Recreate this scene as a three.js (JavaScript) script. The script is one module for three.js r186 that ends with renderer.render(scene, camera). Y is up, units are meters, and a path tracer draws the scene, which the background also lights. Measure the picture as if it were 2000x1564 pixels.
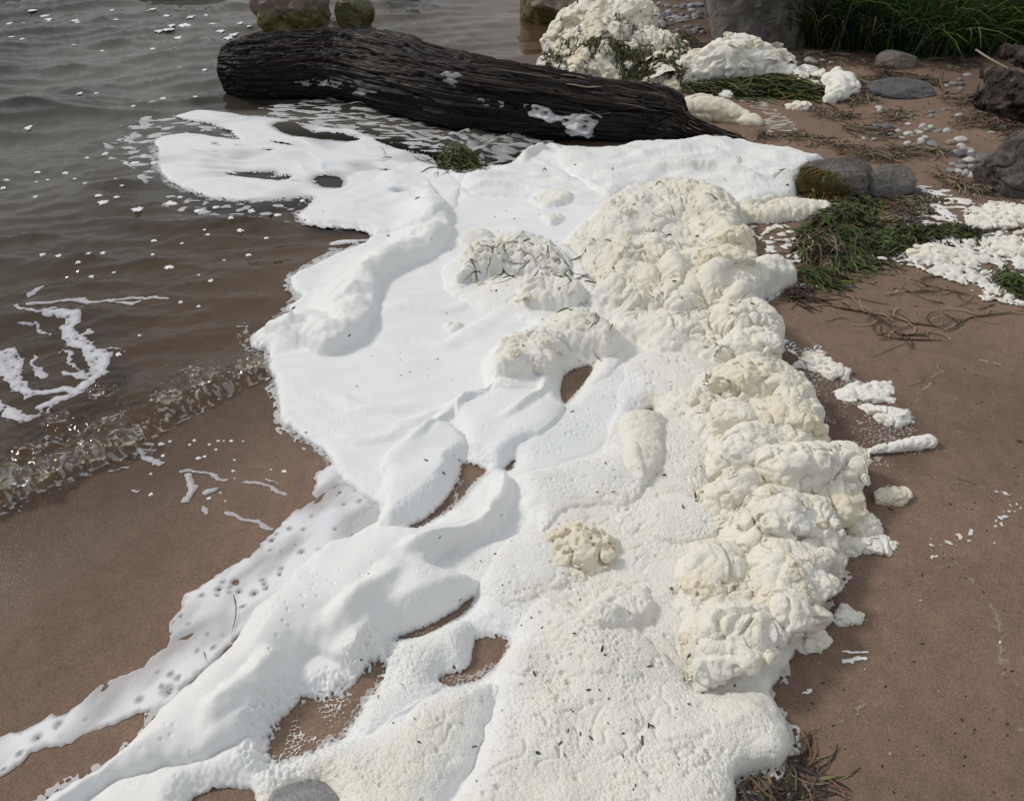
import * as THREE from 'three';
import { mergeVertices } from 'three/addons/utils/BufferGeometryUtils.js';

// ------------------------------------------------------------------ camera, sky, sun, exposure
const EYE = 1.5, PITCH = THREE.MathUtils.degToRad(38), FOV = 54;
const scene = new THREE.Scene();
const camera = new THREE.PerspectiveCamera(FOV, 1.28, 0.05, 600);
camera.position.set(0, EYE, 0);
camera.rotation.set(-PITCH, 0, 0);
{ // an overcast sky: bright soft cloud, a little darker to the horizon
  const W = 512, H = 256, d = new Float32Array(W * H * 4);
  for (let j = 0; j < H; j++) for (let i = 0; i < W; i++) {
    const el = ((j + 0.5) / H - 0.5) * Math.PI, az = (i + 0.5) / W * Math.PI * 2;
    const y = Math.max(0, Math.sin(el)), c = Math.cos(el), x = Math.cos(az) * c, z = Math.sin(az) * c;
    const k = 1 / (y + 0.25), m = fbmSky(x * k * 1.6 + 3, z * k * 1.6 + 7);
    const L = 0.5 * (0.5 + 0.5 * Math.pow(y, 0.7)) * (1 + 0.3 * m);
    const o = (j * W + i) * 4;
    d[o] = L * 0.94; d[o + 1] = L * 0.99; d[o + 2] = L * 1.055; d[o + 3] = 1;
  }
  const t = new THREE.DataTexture(d, W, H, THREE.RGBAFormat, THREE.FloatType);
  t.mapping = THREE.EquirectangularReflectionMapping; t.magFilter = THREE.LinearFilter; t.needsUpdate = true;
  scene.background = t; scene.environment = t;
}
const sun = new THREE.DirectionalLight(0xfff8f0, 1.5);
sun.position.set(-6, 5.2, -2.2); sun.castShadow = true; sun.shadow.radius = 20;
Object.assign(sun.shadow.camera, { left: -8, right: 8, top: 8, bottom: -8, near: 0.1, far: 40 });
sun.shadow.mapSize.set(2048, 2048);
scene.add(sun);
const EXPOSURE = 1.22;

// ------------------------------------------------------------------ noise and small helpers
function fbmSky(x, y) { let s = 0, a = 0.5; for (let i = 0; i < 4; i++) { s += a * noise2(x, y); x = x * 2.03 + 9; y = y * 2.03 + 5; a *= 0.5; } return s; }
function h2(x, y) { let n = Math.imul(x, 374761393) ^ Math.imul(y, 668265263); n = Math.imul(n ^ (n >>> 13), 1274126177); n ^= n >>> 16; return (n >>> 0) / 4294967296; }
function h3(x, y, z) { let n = Math.imul(x, 374761393) ^ Math.imul(y, 668265263) ^ Math.imul(z, 2147483647 - 98251); n = Math.imul(n ^ (n >>> 13), 1274126177); n = Math.imul(n ^ (n >>> 15), 2246822519); n ^= n >>> 16; return (n >>> 0) / 4294967296; }
function noise2(x, y) {
  const ix = Math.floor(x), iy = Math.floor(y), fx = x - ix, fy = y - iy, u = fx * fx * fx * (fx * (fx * 6 - 15) + 10), v = fy * fy * fy * (fy * (fy * 6 - 15) + 10);
  const g = (a, b, dx, dy) => { const t = h2(a, b) * 6.2832; return Math.cos(t) * dx + Math.sin(t) * dy; };
  const a = g(ix, iy, fx, fy), b = g(ix + 1, iy, fx - 1, fy), c = g(ix, iy + 1, fx, fy - 1), d = g(ix + 1, iy + 1, fx - 1, fy - 1);
  return (a + (b - a) * u + (c + (d - c) * u - a - (b - a) * u) * v) * 1.45;
}
function noise3(x, y, z) {
  const ix = Math.floor(x), iy = Math.floor(y), iz = Math.floor(z), fx = x - ix, fy = y - iy, fz = z - iz;
  const u = fx * fx * (3 - 2 * fx), v = fy * fy * (3 - 2 * fy), w = fz * fz * (3 - 2 * fz);
  const L = (a, b, t) => a + (b - a) * t;
  return 2 * L(L(L(h3(ix, iy, iz), h3(ix + 1, iy, iz), u), L(h3(ix, iy + 1, iz), h3(ix + 1, iy + 1, iz), u), v), L(L(h3(ix, iy, iz + 1), h3(ix + 1, iy, iz + 1), u), L(h3(ix, iy + 1, iz + 1), h3(ix + 1, iy + 1, iz + 1), u), v), w) - 1;
}
function fbm2(x, y, o = 4) { let s = 0, a = 0.5; for (let i = 0; i < o; i++) { s += a * noise2(x, y); x = x * 2.03 + 17.1; y = y * 2.03 - 4.7; a *= 0.5; } return s; }
function fbm3(x, y, z, o = 4) { let s = 0, a = 0.5; for (let i = 0; i < o; i++) { s += a * noise3(x, y, z); x = x * 2.03 + 7.1; y = y * 2.03 - 4.7; z = z * 2.03 + 2.3; a *= 0.5; } return s; }
const W2 = [0, 0, 0]; // nearest, second, id
function worley2(x, y, salt = 0) {
  const ix = Math.floor(x), iy = Math.floor(y); let a = 9, b = 9, id = 0;
  for (let j = -1; j < 2; j++) for (let i = -1; i < 2; i++) {
    const cx = ix + i, cy = iy + j, dx = cx + h2(cx + salt, cy) - x, dy = cy + h2(cx, cy + 57 + salt) - y, d = dx * dx + dy * dy;
    if (d < a) { b = a; a = d; id = h2(cx + 11, cy + 5 + salt); } else if (d < b) b = d;
  }
  W2[0] = Math.sqrt(a); W2[1] = Math.sqrt(b); W2[2] = id; return W2[0];
}
function worley3(x, y, z) {
  const ix = Math.floor(x), iy = Math.floor(y), iz = Math.floor(z); let a = 9;
  for (let k = -1; k < 2; k++) for (let j = -1; j < 2; j++) for (let i = -1; i < 2; i++) {
    const cx = ix + i, cy = iy + j, cz = iz + k, dx = cx + h3(cx, cy, cz) - x, dy = cy + h3(cx + 31, cy, cz + 7) - y, dz = cz + h3(cx, cy + 71, cz - 13) - z, d = dx * dx + dy * dy + dz * dz;
    if (d < a) a = d;
  }
  return Math.sqrt(a);
}
function rng(seed) { let s = seed | 0; return () => { s = (s + 0x6d2b79f5) | 0; let t = Math.imul(s ^ (s >>> 15), 1 | s); t = (t + Math.imul(t ^ (t >>> 7), 61 | t)) ^ t; return ((t ^ (t >>> 14)) >>> 0) / 4294967296; }; }
const clamp = (x, a = 0, b = 1) => x < a ? a : x > b ? b : x, ss = (a, b, x) => { const t = clamp((x - a) / (b - a)); return t * t * (3 - 2 * t); }, mix = (a, b, t) => a + (b - a) * t;
const mix3 = (a, b, t) => [mix(a[0], b[0], t), mix(a[1], b[1], t), mix(a[2], b[2], t)];

// photograph measurements -> places on the ground
const FPX = 782 / Math.tan(THREE.MathUtils.degToRad(FOV / 2)), SP = Math.sin(PITCH), CP = Math.cos(PITCH);
function ray(u, v) { const x = (u - 1000) / FPX, y = -(v - 782) / FPX; return [x, y * CP - SP, -(CP + y * SP)]; }
function flat(u, v, h = 0) { const d = ray(u, v), t = (EYE - h) / -d[1]; return [d[0] * t, d[2] * t]; }
function spot(u, v, h = 0, top = lie) { let y = h, p; for (let i = 0; i < 7; i++) { p = flat(u, v, y); y = top(p[0], p[1]) + h; } return p; }
const per = (p) => Math.hypot(p[0], EYE, p[1]) / FPX; // metres per photo pixel at a place, roughly
const parse = (s) => s.trim().split(/\s+/).map((q) => q.split(',').map(Number));
const lineOf = (s, h = 0, f = spot) => parse(s).map(([u, v]) => f(u, v, h));
function curved(p, closed, n = 3) { // rounds the corners of an outline
  const r = [], N = p.length, g = (i) => closed ? p[(i + N) % N] : p[clamp(i, 0, N - 1)];
  for (let i = 0; i < (closed ? N : N - 1); i++) { const a = g(i - 1), b = g(i), c = g(i + 1), d = g(i + 2); for (let k = 0; k < n; k++) { const t = k / n, f = (q) => 0.5 * (2 * b[q] + (c[q] - a[q]) * t + (2 * a[q] - 5 * b[q] + 4 * c[q] - d[q]) * t * t + (3 * b[q] - a[q] - 3 * c[q] + d[q]) * t * t * t); r.push([f(0), f(1)]); } }
  if (!closed) r.push(p[N - 1]); return r;
}
function box(p, m = 0) { let a = 1e9, b = -1e9, c = 1e9, d = -1e9; for (const [x, z] of p) { a = Math.min(a, x); b = Math.max(b, x); c = Math.min(c, z); d = Math.max(d, z); } return [a - m, b + m, c - m, d + m]; }
function sdPoly(p, x, z) { // positive inside
  let d = 1e9, inside = false;
  for (let i = 0, j = p.length - 1; i < p.length; j = i++) {
    const ax = p[j][0], az = p[j][1], ex = p[i][0] - ax, ez = p[i][1] - az, wx = x - ax, wz = z - az, t = clamp((wx * ex + wz * ez) / (ex * ex + ez * ez)), bx = wx - ex * t, bz = wz - ez * t, q = bx * bx + bz * bz;
    if (q < d) d = q;
    if ((az > z) !== (p[i][1] > z) && x < (ex * (z - az)) / ez + ax) inside = !inside;
  }
  return inside ? Math.sqrt(d) : -Math.sqrt(d);
}
const LD = [0, 0, 0]; // distance, side, share of the length
function lineDist(p, x, z) {
  let best = 1e9, side = 1, at = 0;
  for (let i = 1; i < p.length; i++) {
    const ax = p[i - 1][0], az = p[i - 1][1], ex = p[i][0] - ax, ez = p[i][1] - az, wx = x - ax, wz = z - az, t = clamp((wx * ex + wz * ez) / (ex * ex + ez * ez)), bx = wx - ex * t, bz = wz - ez * t, q = bx * bx + bz * bz;
    if (q < best) { best = q; side = ex * wz - ez * wx > 0 ? 1 : -1; at = (i - 1 + t) / (p.length - 1); }
  }
  LD[0] = Math.sqrt(best); LD[1] = side; LD[2] = at; return LD[0];
}

// naming and labelling
const used = {};
function numbered(n) { const k = (used[n] = (used[n] ?? -1) + 1); return k ? n + '_' + String(k).padStart(3, '0') : n; }
function tag(o, label, category, group, kind) { if (label) o.userData.label = label; if (category) o.userData.category = category; if (group) o.userData.group = group; if (kind) o.userData.kind = kind; return o; }
function add(o, parent = scene) { o.traverse((m) => { if (m.isMesh) { m.castShadow = true; m.receiveShadow = true; } }); parent.add(o); return o; }
function group(name, x = 0, y = 0, z = 0) { const g = new THREE.Group(); g.name = numbered(name); g.position.set(x, y, z); scene.add(g); return g; }
function meshOf(name, geo, mat, parent) { const m = new THREE.Mesh(geo, mat); m.name = parent && parent !== scene ? name : numbered(name); return add(m, parent); }

// a pile of triangles with vertex colours
class Pile {
  constructor() { this.p = []; this.c = []; this.i = []; this.u = []; }
  get n() { return this.p.length / 3; }
  v(x, y, z, c, u = 0, w = 0) { this.p.push(x, y, z); this.c.push(c[0], c[1], c[2]); this.u.push(u, w); return this.n - 1; }
  ribbon(pts, width, col, o = {}) { // a flat blade along points
    const n = pts.length, tw = o.twist ?? 0, fold = o.fold ?? 0, ph = o.phase ?? 0; let b0 = this.n;
    for (let k = 0; k < n; k++) {
      const a = pts[Math.max(0, k - 1)], b = pts[Math.min(n - 1, k + 1)], t = k / (n - 1);
      let tx = b[0] - a[0], ty = b[1] - a[1], tz = b[2] - a[2]; const l = Math.hypot(tx, ty, tz) || 1; tx /= l; ty /= l; tz /= l;
      let sx = -tz, sz = tx; const q = Math.hypot(sx, sz) || 1; sx /= q; sz /= q; if (q < 1e-6) sx = 1;
      const nx = -ty * sz, ny = tx * 0 + (tx * sz - tz * sx), nz = ty * sx, an = ph + tw * t, ca = Math.cos(an), sa = Math.sin(an);
      const w = width * 0.5 * (o.taper ? Math.pow(1 - t, 0.6) * (0.5 + 0.5 * Math.min(1, t * 6)) + 0.03 : Math.min(1, 4 * Math.min(t, 1 - t) + 0.35));
      const c = o.tip ? mix3(col, o.tip, t) : col, X = sx * ca + nx * sa, Y = ny * sa, Z = sz * ca + nz * sa, P = pts[k];
      this.v(P[0] - X * w, P[1] - Y * w, P[2] - Z * w, c);
      if (fold) this.v(P[0], P[1] - fold * width, P[2], c);
      this.v(P[0] + X * w, P[1] + Y * w, P[2] + Z * w, c);
      const s = fold ? 3 : 2;
      if (k) for (let m = 0; m < s - 1; m++) { const e = b0 + k * s + m; this.i.push(e - s, e - s + 1, e, e - s + 1, e + 1, e); }
    }
  }
  build(name, mat, parent) {
    const g = new THREE.BufferGeometry();
    g.setAttribute('position', new THREE.Float32BufferAttribute(this.p, 3)); g.setAttribute('color', new THREE.Float32BufferAttribute(this.c, 3)); g.setAttribute('uv', new THREE.Float32BufferAttribute(this.u, 2));
    g.setIndex(this.i); g.computeVertexNormals(); return meshOf(name, g, mat, parent);
  }
}
// cuts triangles along field = 0 and keeps the positive side
function clipped(pos, col, cs, uv, field, tri, owner) {
  const P = Array.from(pos), C = Array.from(col), U = uv ? Array.from(uv) : null, out = [], own = [], cuts = new Map(); let n = P.length / 3; const base = n;
  const cut = (a, b) => {
    if (a > b) [a, b] = [b, a]; const key = a * base + b; let k = cuts.get(key); if (k !== undefined) return k;
    const t = clamp(field[a] / (field[a] - field[b]), 0.02, 0.98); k = n++; cuts.set(key, k);
    for (let c = 0; c < 3; c++) P.push(mix(P[a * 3 + c], P[b * 3 + c], t));
    for (let c = 0; c < cs; c++) C.push(mix(C[a * cs + c], C[b * cs + c], t));
    if (U) for (let c = 0; c < 2; c++) U.push(mix(U[a * 2 + c], U[b * 2 + c], t));
    return k;
  };
  for (let i = 0; i < tri.length; i += 3) {
    const t = [tri[i], tri[i + 1], tri[i + 2]], s = t.map((k) => field[k] > 0), m = s[0] + s[1] + s[2]; if (!m) continue;
    const o = owner ? Math.max(owner[t[0]], owner[t[1]], owner[t[2]]) : 0;
    if (m === 3) { out.push(t[0], t[1], t[2]); own.push(o); continue; }
    if (m === 1) { const k = s.indexOf(true), a = t[k], b = t[(k + 1) % 3], c = t[(k + 2) % 3]; out.push(a, cut(a, b), cut(a, c)); own.push(o); }
    else { const k = s.indexOf(false), a = t[k], b = t[(k + 1) % 3], c = t[(k + 2) % 3], ab = cut(a, b), ac = cut(a, c); out.push(ab, b, c, ab, c, ac); own.push(o, o); }
  }
  return { P, C, U, out, own, cs };
}
function normalsOf(P, tri) {
  const N = new Float32Array(P.length);
  for (let i = 0; i < tri.length; i += 3) {
    const a = tri[i] * 3, b = tri[i + 1] * 3, c = tri[i + 2] * 3, ux = P[b] - P[a], uy = P[b + 1] - P[a + 1], uz = P[b + 2] - P[a + 2], vx = P[c] - P[a], vy = P[c + 1] - P[a + 1], vz = P[c + 2] - P[a + 2];
    const x = uy * vz - uz * vy, y = uz * vx - ux * vz, z = ux * vy - uy * vx;
    for (const k of [a, b, c]) { N[k] += x; N[k + 1] += y; N[k + 2] += z; }
  }
  for (let i = 0; i < N.length; i += 3) { const l = Math.hypot(N[i], N[i + 1], N[i + 2]) || 1; N[i] /= l; N[i + 1] /= l; N[i + 2] /= l; }
  return N;
}
function pick(r, N, want) { // the triangles of one owner as a geometry of their own
  const map = new Map(), p = [], c = [], u = [], nn = [], idx = [];
  for (let i = 0; i < r.own.length; i++) if (want === null || r.own[i] === want) for (let k = 0; k < 3; k++) {
    const v = r.out[i * 3 + k]; let m = map.get(v);
    if (m === undefined) { m = map.size; map.set(v, m); for (let q = 0; q < 3; q++) { p.push(r.P[v * 3 + q]); nn.push(N[v * 3 + q]); } for (let q = 0; q < r.cs; q++) c.push(r.C[v * r.cs + q]); if (r.U) u.push(r.U[v * 2], r.U[v * 2 + 1]); }
    idx.push(m);
  }
  if (!idx.length) return null;
  const g = new THREE.BufferGeometry();
  g.setAttribute('position', new THREE.Float32BufferAttribute(p, 3)); g.setAttribute('normal', new THREE.Float32BufferAttribute(nn, 3)); g.setAttribute('color', new THREE.Float32BufferAttribute(c, r.cs)); if (r.U) g.setAttribute('uv', new THREE.Float32BufferAttribute(u, 2));
  g.setIndex(idx); return g;
}
function tex(n, f, srgb = false) { // repeating grey or colour texture from a function of two periodic coordinates
  const d = new Uint8Array(n * n * 4);
  for (let j = 0; j < n; j++) for (let i = 0; i < n; i++) { const v = f(i / n, j / n), o = (j * n + i) * 4, a = Array.isArray(v) ? v : [v, v, v]; d[o] = clamp(a[0]) * 255; d[o + 1] = clamp(a[1]) * 255; d[o + 2] = clamp(a[2]) * 255; d[o + 3] = 255; }
  const t = new THREE.DataTexture(d, n, n); t.wrapS = t.wrapT = THREE.RepeatWrapping; t.magFilter = THREE.LinearFilter; if (srgb) t.colorSpace = THREE.SRGBColorSpace; t.needsUpdate = true; return t;
}
// periodic cells for tiling textures
function cells(n, seed) {
  return (u, v) => { const x = u * n, y = v * n, ix = Math.floor(x), iy = Math.floor(y); let a = 9, b = 9; for (let j = -1; j < 2; j++) for (let i = -1; i < 2; i++) { const cx = ((ix + i) % n + n) % n, cy = ((iy + j) % n + n) % n, dx = ix + i + h2(cx + seed, cy) - x, dy = iy + j + h2(cx, cy + 57 + seed) - y, d = Math.sqrt(dx * dx + dy * dy); if (d < a) { b = a; a = d; } else if (d < b) b = d; } return [a, b]; };
}
function tnoise(n, seed) { // periodic value noise
  return (u, v) => { const x = u * n, y = v * n, ix = Math.floor(x), iy = Math.floor(y), fx = x - ix, fy = y - iy, a = fx * fx * (3 - 2 * fx), b = fy * fy * (3 - 2 * fy), g = (i, j) => h2(((i % n) + n) % n + seed, ((j % n) + n) % n + seed * 3); return mix(mix(g(ix, iy), g(ix + 1, iy), a), mix(g(ix, iy + 1), g(ix + 1, iy + 1), a), b); };
}

// ------------------------------------------------------------------ the lie of the land
const SHORE = [...lineOf('-1100,1500 -300,1130 0,1000 300,850 520,740 640,600 740,470 900,380 1050,300 1100,150 1075,80 1030,0 980,-50', 0, flat), [-1, -20], [-40, -20], [-40, 3], [-6, 2]];
const GX = -9, GZ = -13, GS = 0.07, GW = 258, GH = 230, SD = new Float32Array(GW * GH);
{
  for (let j = 0; j < GH; j++) for (let i = 0; i < GW; i++) SD[j * GW + i] = -sdPoly(SHORE, GX + i * GS, GZ + j * GS);
  const T = new Float32Array(GW * GH);
  for (let pass = 0; pass < 3; pass++) { // soften the corners
    for (let j = 0; j < GH; j++) for (let i = 0; i < GW; i++) { let s = 0; for (let k = -3; k < 4; k++) s += SD[j * GW + clamp(i + k, 0, GW - 1)]; T[j * GW + i] = s / 7; }
    for (let j = 0; j < GH; j++) for (let i = 0; i < GW; i++) { let s = 0; for (let k = -3; k < 4; k++) s += T[clamp(j + k, 0, GH - 1) * GW + i]; SD[j * GW + i] = s / 7; }
  }
}
function shore(x, z) { // metres inland of the waterline; negative in the lake
  const u = clamp((x - GX) / GS, 0, GW - 1.001), v = clamp((z - GZ) / GS, 0, GH - 1.001), i = u | 0, j = v | 0, a = u - i, b = v - j, o = j * GW + i;
  return mix(mix(SD[o], SD[o + 1], a), mix(SD[o + GW], SD[o + GW + 1], a), b);
}
const SCOUR = lineOf('430,200 600,208 760,225 880,255 960,275', 0, flat);
function ground(x, z) {
  const s = shore(x, z);
  let y = s > 0 ? 0.045 * s / (1 + s / 12) : Math.max(-0.8, 0.075 * s);
  y += 0.012 * noise2(x * 0.9, z * 0.9) + 0.005 * noise2(x * 3.1 + 5, z * 3.1) * ss(-0.4, 0.6, s);
  const pd = lineDist(SCOUR, x, z); if (pd < 0.6) y -= 0.2 * Math.exp(-pd * pd / 0.045);
  const bank = ss(-5.75, -7.2, z - 0.12 * noise2(x * 1.7, 3)) * ss(1.85, 2.5, x);
  return y + 0.55 * bank;
}
function lie(x, z) { return Math.max(ground(x, z), 0); }

// ------------------------------------------------------------------ materials
const bubbleCells = cells(44, 3), bubbleCells2 = cells(95, 9), bubbleBig = cells(15, 21);
const foamBump = tex(1024, (u, v) => { const a = bubbleCells(u, v), b = bubbleCells2(u, v), c = bubbleBig(u, v); return 0.9 - 0.5 * ss(0.36, 0.1, a[0]) - 0.32 * ss(0.45, 0.15, b[0]) - 0.5 * ss(0.17, 0.08, c[0]); });
foamBump.repeat.set(3.2, 3.2);
const std = (o) => new THREE.MeshStandardMaterial(o), phys = (o) => new THREE.MeshPhysicalMaterial(o);
const FOAM = phys({ name: 'foam', color: 0xffffff, vertexColors: true, roughness: 0.8, specularIntensity: 0.3, bumpMap: foamBump, bumpScale: 0.0013 });
const SHEET = phys({ name: 'foam_sheet', color: 0xffffff, vertexColors: true, transparent: true, roughness: 0.8, specularIntensity: 0.3, bumpMap: foamBump, bumpScale: 0.0013 });
const SMOOTH = phys({ name: 'smooth_foam', color: 0xffffff, vertexColors: true, transparent: true, roughness: 0.6, specularIntensity: 0.4, bumpMap: foamBump, bumpScale: 0.0003 });
const THIN = phys({ name: 'thin_foam', color: 0xffffff, vertexColors: true, roughness: 0.6, specularIntensity: 0.5, transparent: true, bumpMap: foamBump, bumpScale: 0.0006 });
const WEED = phys({ name: 'wet_weed', color: 0xffffff, vertexColors: true, roughness: 0.5, specularIntensity: 0.5 });
const GRASS = phys({ name: 'grass', color: 0xffffff, vertexColors: true, roughness: 0.6, specularIntensity: 0.35, transmission: 0.25, thickness: 0 });
const DRY = std({ name: 'dry_weed', color: 0xffffff, vertexColors: true, roughness: 0.9 });
const nA = tnoise(128, 3), nB = tnoise(330, 5), nC = tnoise(24, 8), nD = tnoise(512, 11);
const rockBump = tex(512, (u, v) => 0.35 * nC(u, v) + 0.35 * nA(u, v) + 0.3 * nB(u, v));
const CHUNK = phys({ name: 'chunk_foam', color: 0xffffff, vertexColors: true, roughness: 0.85, specularIntensity: 0.25, bumpMap: foamBump, bumpScale: 0.0009 });
const ROCK = phys({ name: 'stone', color: 0xffffff, vertexColors: true, roughness: 0.85, specularIntensity: 0.4, bumpMap: rockBump, bumpScale: 0.016 });
const WETROCK = phys({ name: 'wet_stone', color: 0xffffff, vertexColors: true, roughness: 0.45, bumpMap: rockBump, bumpScale: 0.006 });
const PEB = std({ name: 'pebble', color: 0xffffff, vertexColors: true, roughness: 0.7 });
const grainA = tnoise(10, 31);
const woodBump = tex(1024, (u, v) => { let s = 0; s += 0.5 * tn(u * 1, v, 6, 90, 3) + 0.3 * tn(u, v, 14, 230, 5) + 0.2 * tn(u, v, 40, 420, 9); return s; });
function tn(u, v, nx, ny, seed) { const x = u * nx, y = v * ny, ix = Math.floor(x), iy = Math.floor(y), a = ss(0, 1, x - ix), b = ss(0, 1, y - iy), g = (i, j) => h2(((i % nx) + nx) % nx + seed, ((j % ny) + ny) % ny + seed * 7); return mix(mix(g(ix, iy), g(ix + 1, iy), a), mix(g(ix, iy + 1), g(ix + 1, iy + 1), a), b); }
const WOOD = phys({ name: 'wet_wood', color: 0xffffff, vertexColors: true, roughness: 0.5, specularIntensity: 0.4, bumpMap: woodBump, bumpScale: 0.02 });
const TWIG = std({ name: 'twig', color: 0xffffff, vertexColors: true, roughness: 0.85 });
const sandMap = tex(1024, (u, v) => { const g = 0.35 * nD(u, v) + 0.35 * nB(u, v) + 0.15 * nA(u, v) + 0.15 * nC(u, v), s = nD(v, u), k = 0.74 + 0.4 * (g - 0.5) + (s > 0.975 ? 0.2 : 0) - (s < 0.03 ? 0.22 : 0); return [k, k * 0.995, k * 0.99]; }, true);
const sandBump = tex(512, (u, v) => 0.5 * nB(u, v) + 0.3 * nA(u, v) + 0.2 * nC(u, v));

// ------------------------------------------------------------------ sand: one sheet out to the horizon
function stops(a, b, d0, grow, lim) { const r = [a]; let x = a, d = d0; while (x < b) { x += d; d = Math.min(d * grow, lim); r.push(Math.min(x, b)); } return r; }
const GEOM = 1.13, DAMP = curved(lineOf('1480,600 1540,690 1660,720 1750,780 1820,860 1810,910 1720,925 1700,1000 1660,1080 1660,1140 1610,1230 1545,1290 1540,1400 1570,1480 1540,1560 1300,1500 1300,700'), true);
function axis(lo, hi, step, far) { const mid = []; for (let x = lo; x < hi; x += step) mid.push(x); const l = stops(-lo, far, step, GEOM, 30).slice(1).reverse().map((x) => -x), r = stops(hi, far, step, GEOM, 30); return [...l, ...mid, ...r]; }
{
  const xs = axis(-2.6, 3.6, 0.022, 240), zs = axis(-6.6, -0.3, 0.022, 240), nx = xs.length, nz = zs.length, p = new Float32Array(nx * nz * 3), c = new Float32Array(nx * nz * 3), uv = new Float32Array(nx * nz * 2), uv1 = new Float32Array(nx * nz * 2), idx = [];
  for (let j = 0; j < nz; j++) for (let i = 0; i < nx; i++) {
    const x = xs[i], z = zs[j], k = j * nx + i, s = shore(x, z), near = Math.abs(x) < 5 && z > -8;
    let y = ground(x, z);
    if (near) y += 0.0022 * fbm2(x * 14, z * 14, 3) * ss(-0.2, 0.5, s);
    p.set([x, y, z], k * 3); uv.set([x / 0.62, z / 0.62], k * 2); uv1.set([(x + 5) / 9, (z + 9) / 9], k * 2);
    const wet = ss(0.75, 0.1, s + 0.25 * noise2(x * 1.3, z * 1.3)), m = 1 + 0.34 * fbm2(x * 1.1 + 4, z * 1.1, 4), stripe = 1 + 0.1 * fbm2(x * 2 + z * 5, z * 7 - x * 2.5, 3);
    let col = mix3([0.4, 0.272, 0.2], [0.215, 0.146, 0.103], wet);
    const soil = Math.max(ss(-5.55, -5.95, z) * ss(1.6, 2.1, x), ss(-5.2, -5.8, z) * ss(0.4, 0.9, x)) * (0.6 + 0.4 * noise2(x * 5, z * 5));
    col = mix3(col, [0.075, 0.055, 0.038], clamp(soil) * 0.85);
    col = mix3(col, [0.2, 0.15, 0.09], ss(-0.3, -1.5, s));
    if (near) { const dp = sdPoly(DAMP, x, z); if (dp > -0.1) col = mix3(col, [0.225, 0.152, 0.112], 0.75 * ss(-0.04, 0.05, dp + 0.03 * noise2(x * 9, z * 9))); }
    c.set(col.map((q) => q * m * stripe), k * 3);
  }
  for (let j = 0; j < nz - 1; j++) for (let i = 0; i < nx - 1; i++) { const a = j * nx + i; idx.push(a, a + nx, a + 1, a + 1, a + nx, a + nx + 1); }
  const g = new THREE.BufferGeometry(); g.setAttribute('position', new THREE.BufferAttribute(p, 3)); g.setAttribute('color', new THREE.BufferAttribute(c, 3)); g.setAttribute('uv', new THREE.BufferAttribute(uv, 2)); g.setAttribute('uv1', new THREE.BufferAttribute(uv1, 2)); g.setIndex(idx); g.computeVertexNormals();
  const R = tex(512, (u, v) => { const x = u * 9 - 5, z = v * 9 - 9, s = shore(x, z) + 0.2 * fbm2(x * 2, z * 2, 3); return mix(0.92, 0.3, ss(0.65, 0.1, s)); });
  R.wrapS = R.wrapT = THREE.ClampToEdgeWrapping; R.channel = 1;
  meshOf('sand', g, phys({ name: 'sand', vertexColors: true, map: sandMap, roughness: 1, roughnessMap: R, specularIntensity: 0.5, bumpMap: sandBump, bumpScale: 0.0014 })).userData.kind = 'structure';
}

// ------------------------------------------------------------------ foam: outlines of its folds, measured on the ground
const OUT = '302,285 320,265 380,260 430,268 470,272 455,262 430,248 400,238 340,228 390,215 435,219 475,225 530,228 600,240 650,250 700,255 750,280 800,295 840,305 870,330 935,330 1000,318 1030,300 1060,288 1100,285 1180,290 1250,280 1340,275 1420,272 1500,285 1560,300 1622,322 1585,338 1560,360 1555,385 1500,402 1455,408 1450,450 1455,490 1465,512 1480,525 1530,528 1550,545 1510,572 1482,592 1476,615 1510,640 1532,680 1525,712 1575,760 1592,800 1610,850 1612,885 1660,900 1712,920 1720,945 1705,985 1660,1010 1645,1060 1640,1090 1650,1130 1605,1150 1615,1180 1592,1212 1595,1235 1530,1268 1522,1310 1503,1360 1542,1420 1548,1470 1520,1508 1472,1512 1432,1530 1420,1590 1400,1700 1390,1790 60,1790 -80,1690 85,1564 170,1520 240,1465 310,1390 420,1290 470,1238 510,1200 560,1140 620,1080 690,1040 740,1020 735,985 700,960 660,930 640,890 620,870 580,850 550,820 545,765 522,722 523,690 530,652 570,625 565,600 590,580 575,568 570,540 600,522 650,500 700,480 735,452 690,441 620,438 585,420 600,402 612,382 560,386 500,391 420,386 340,360 315,330';
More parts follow.
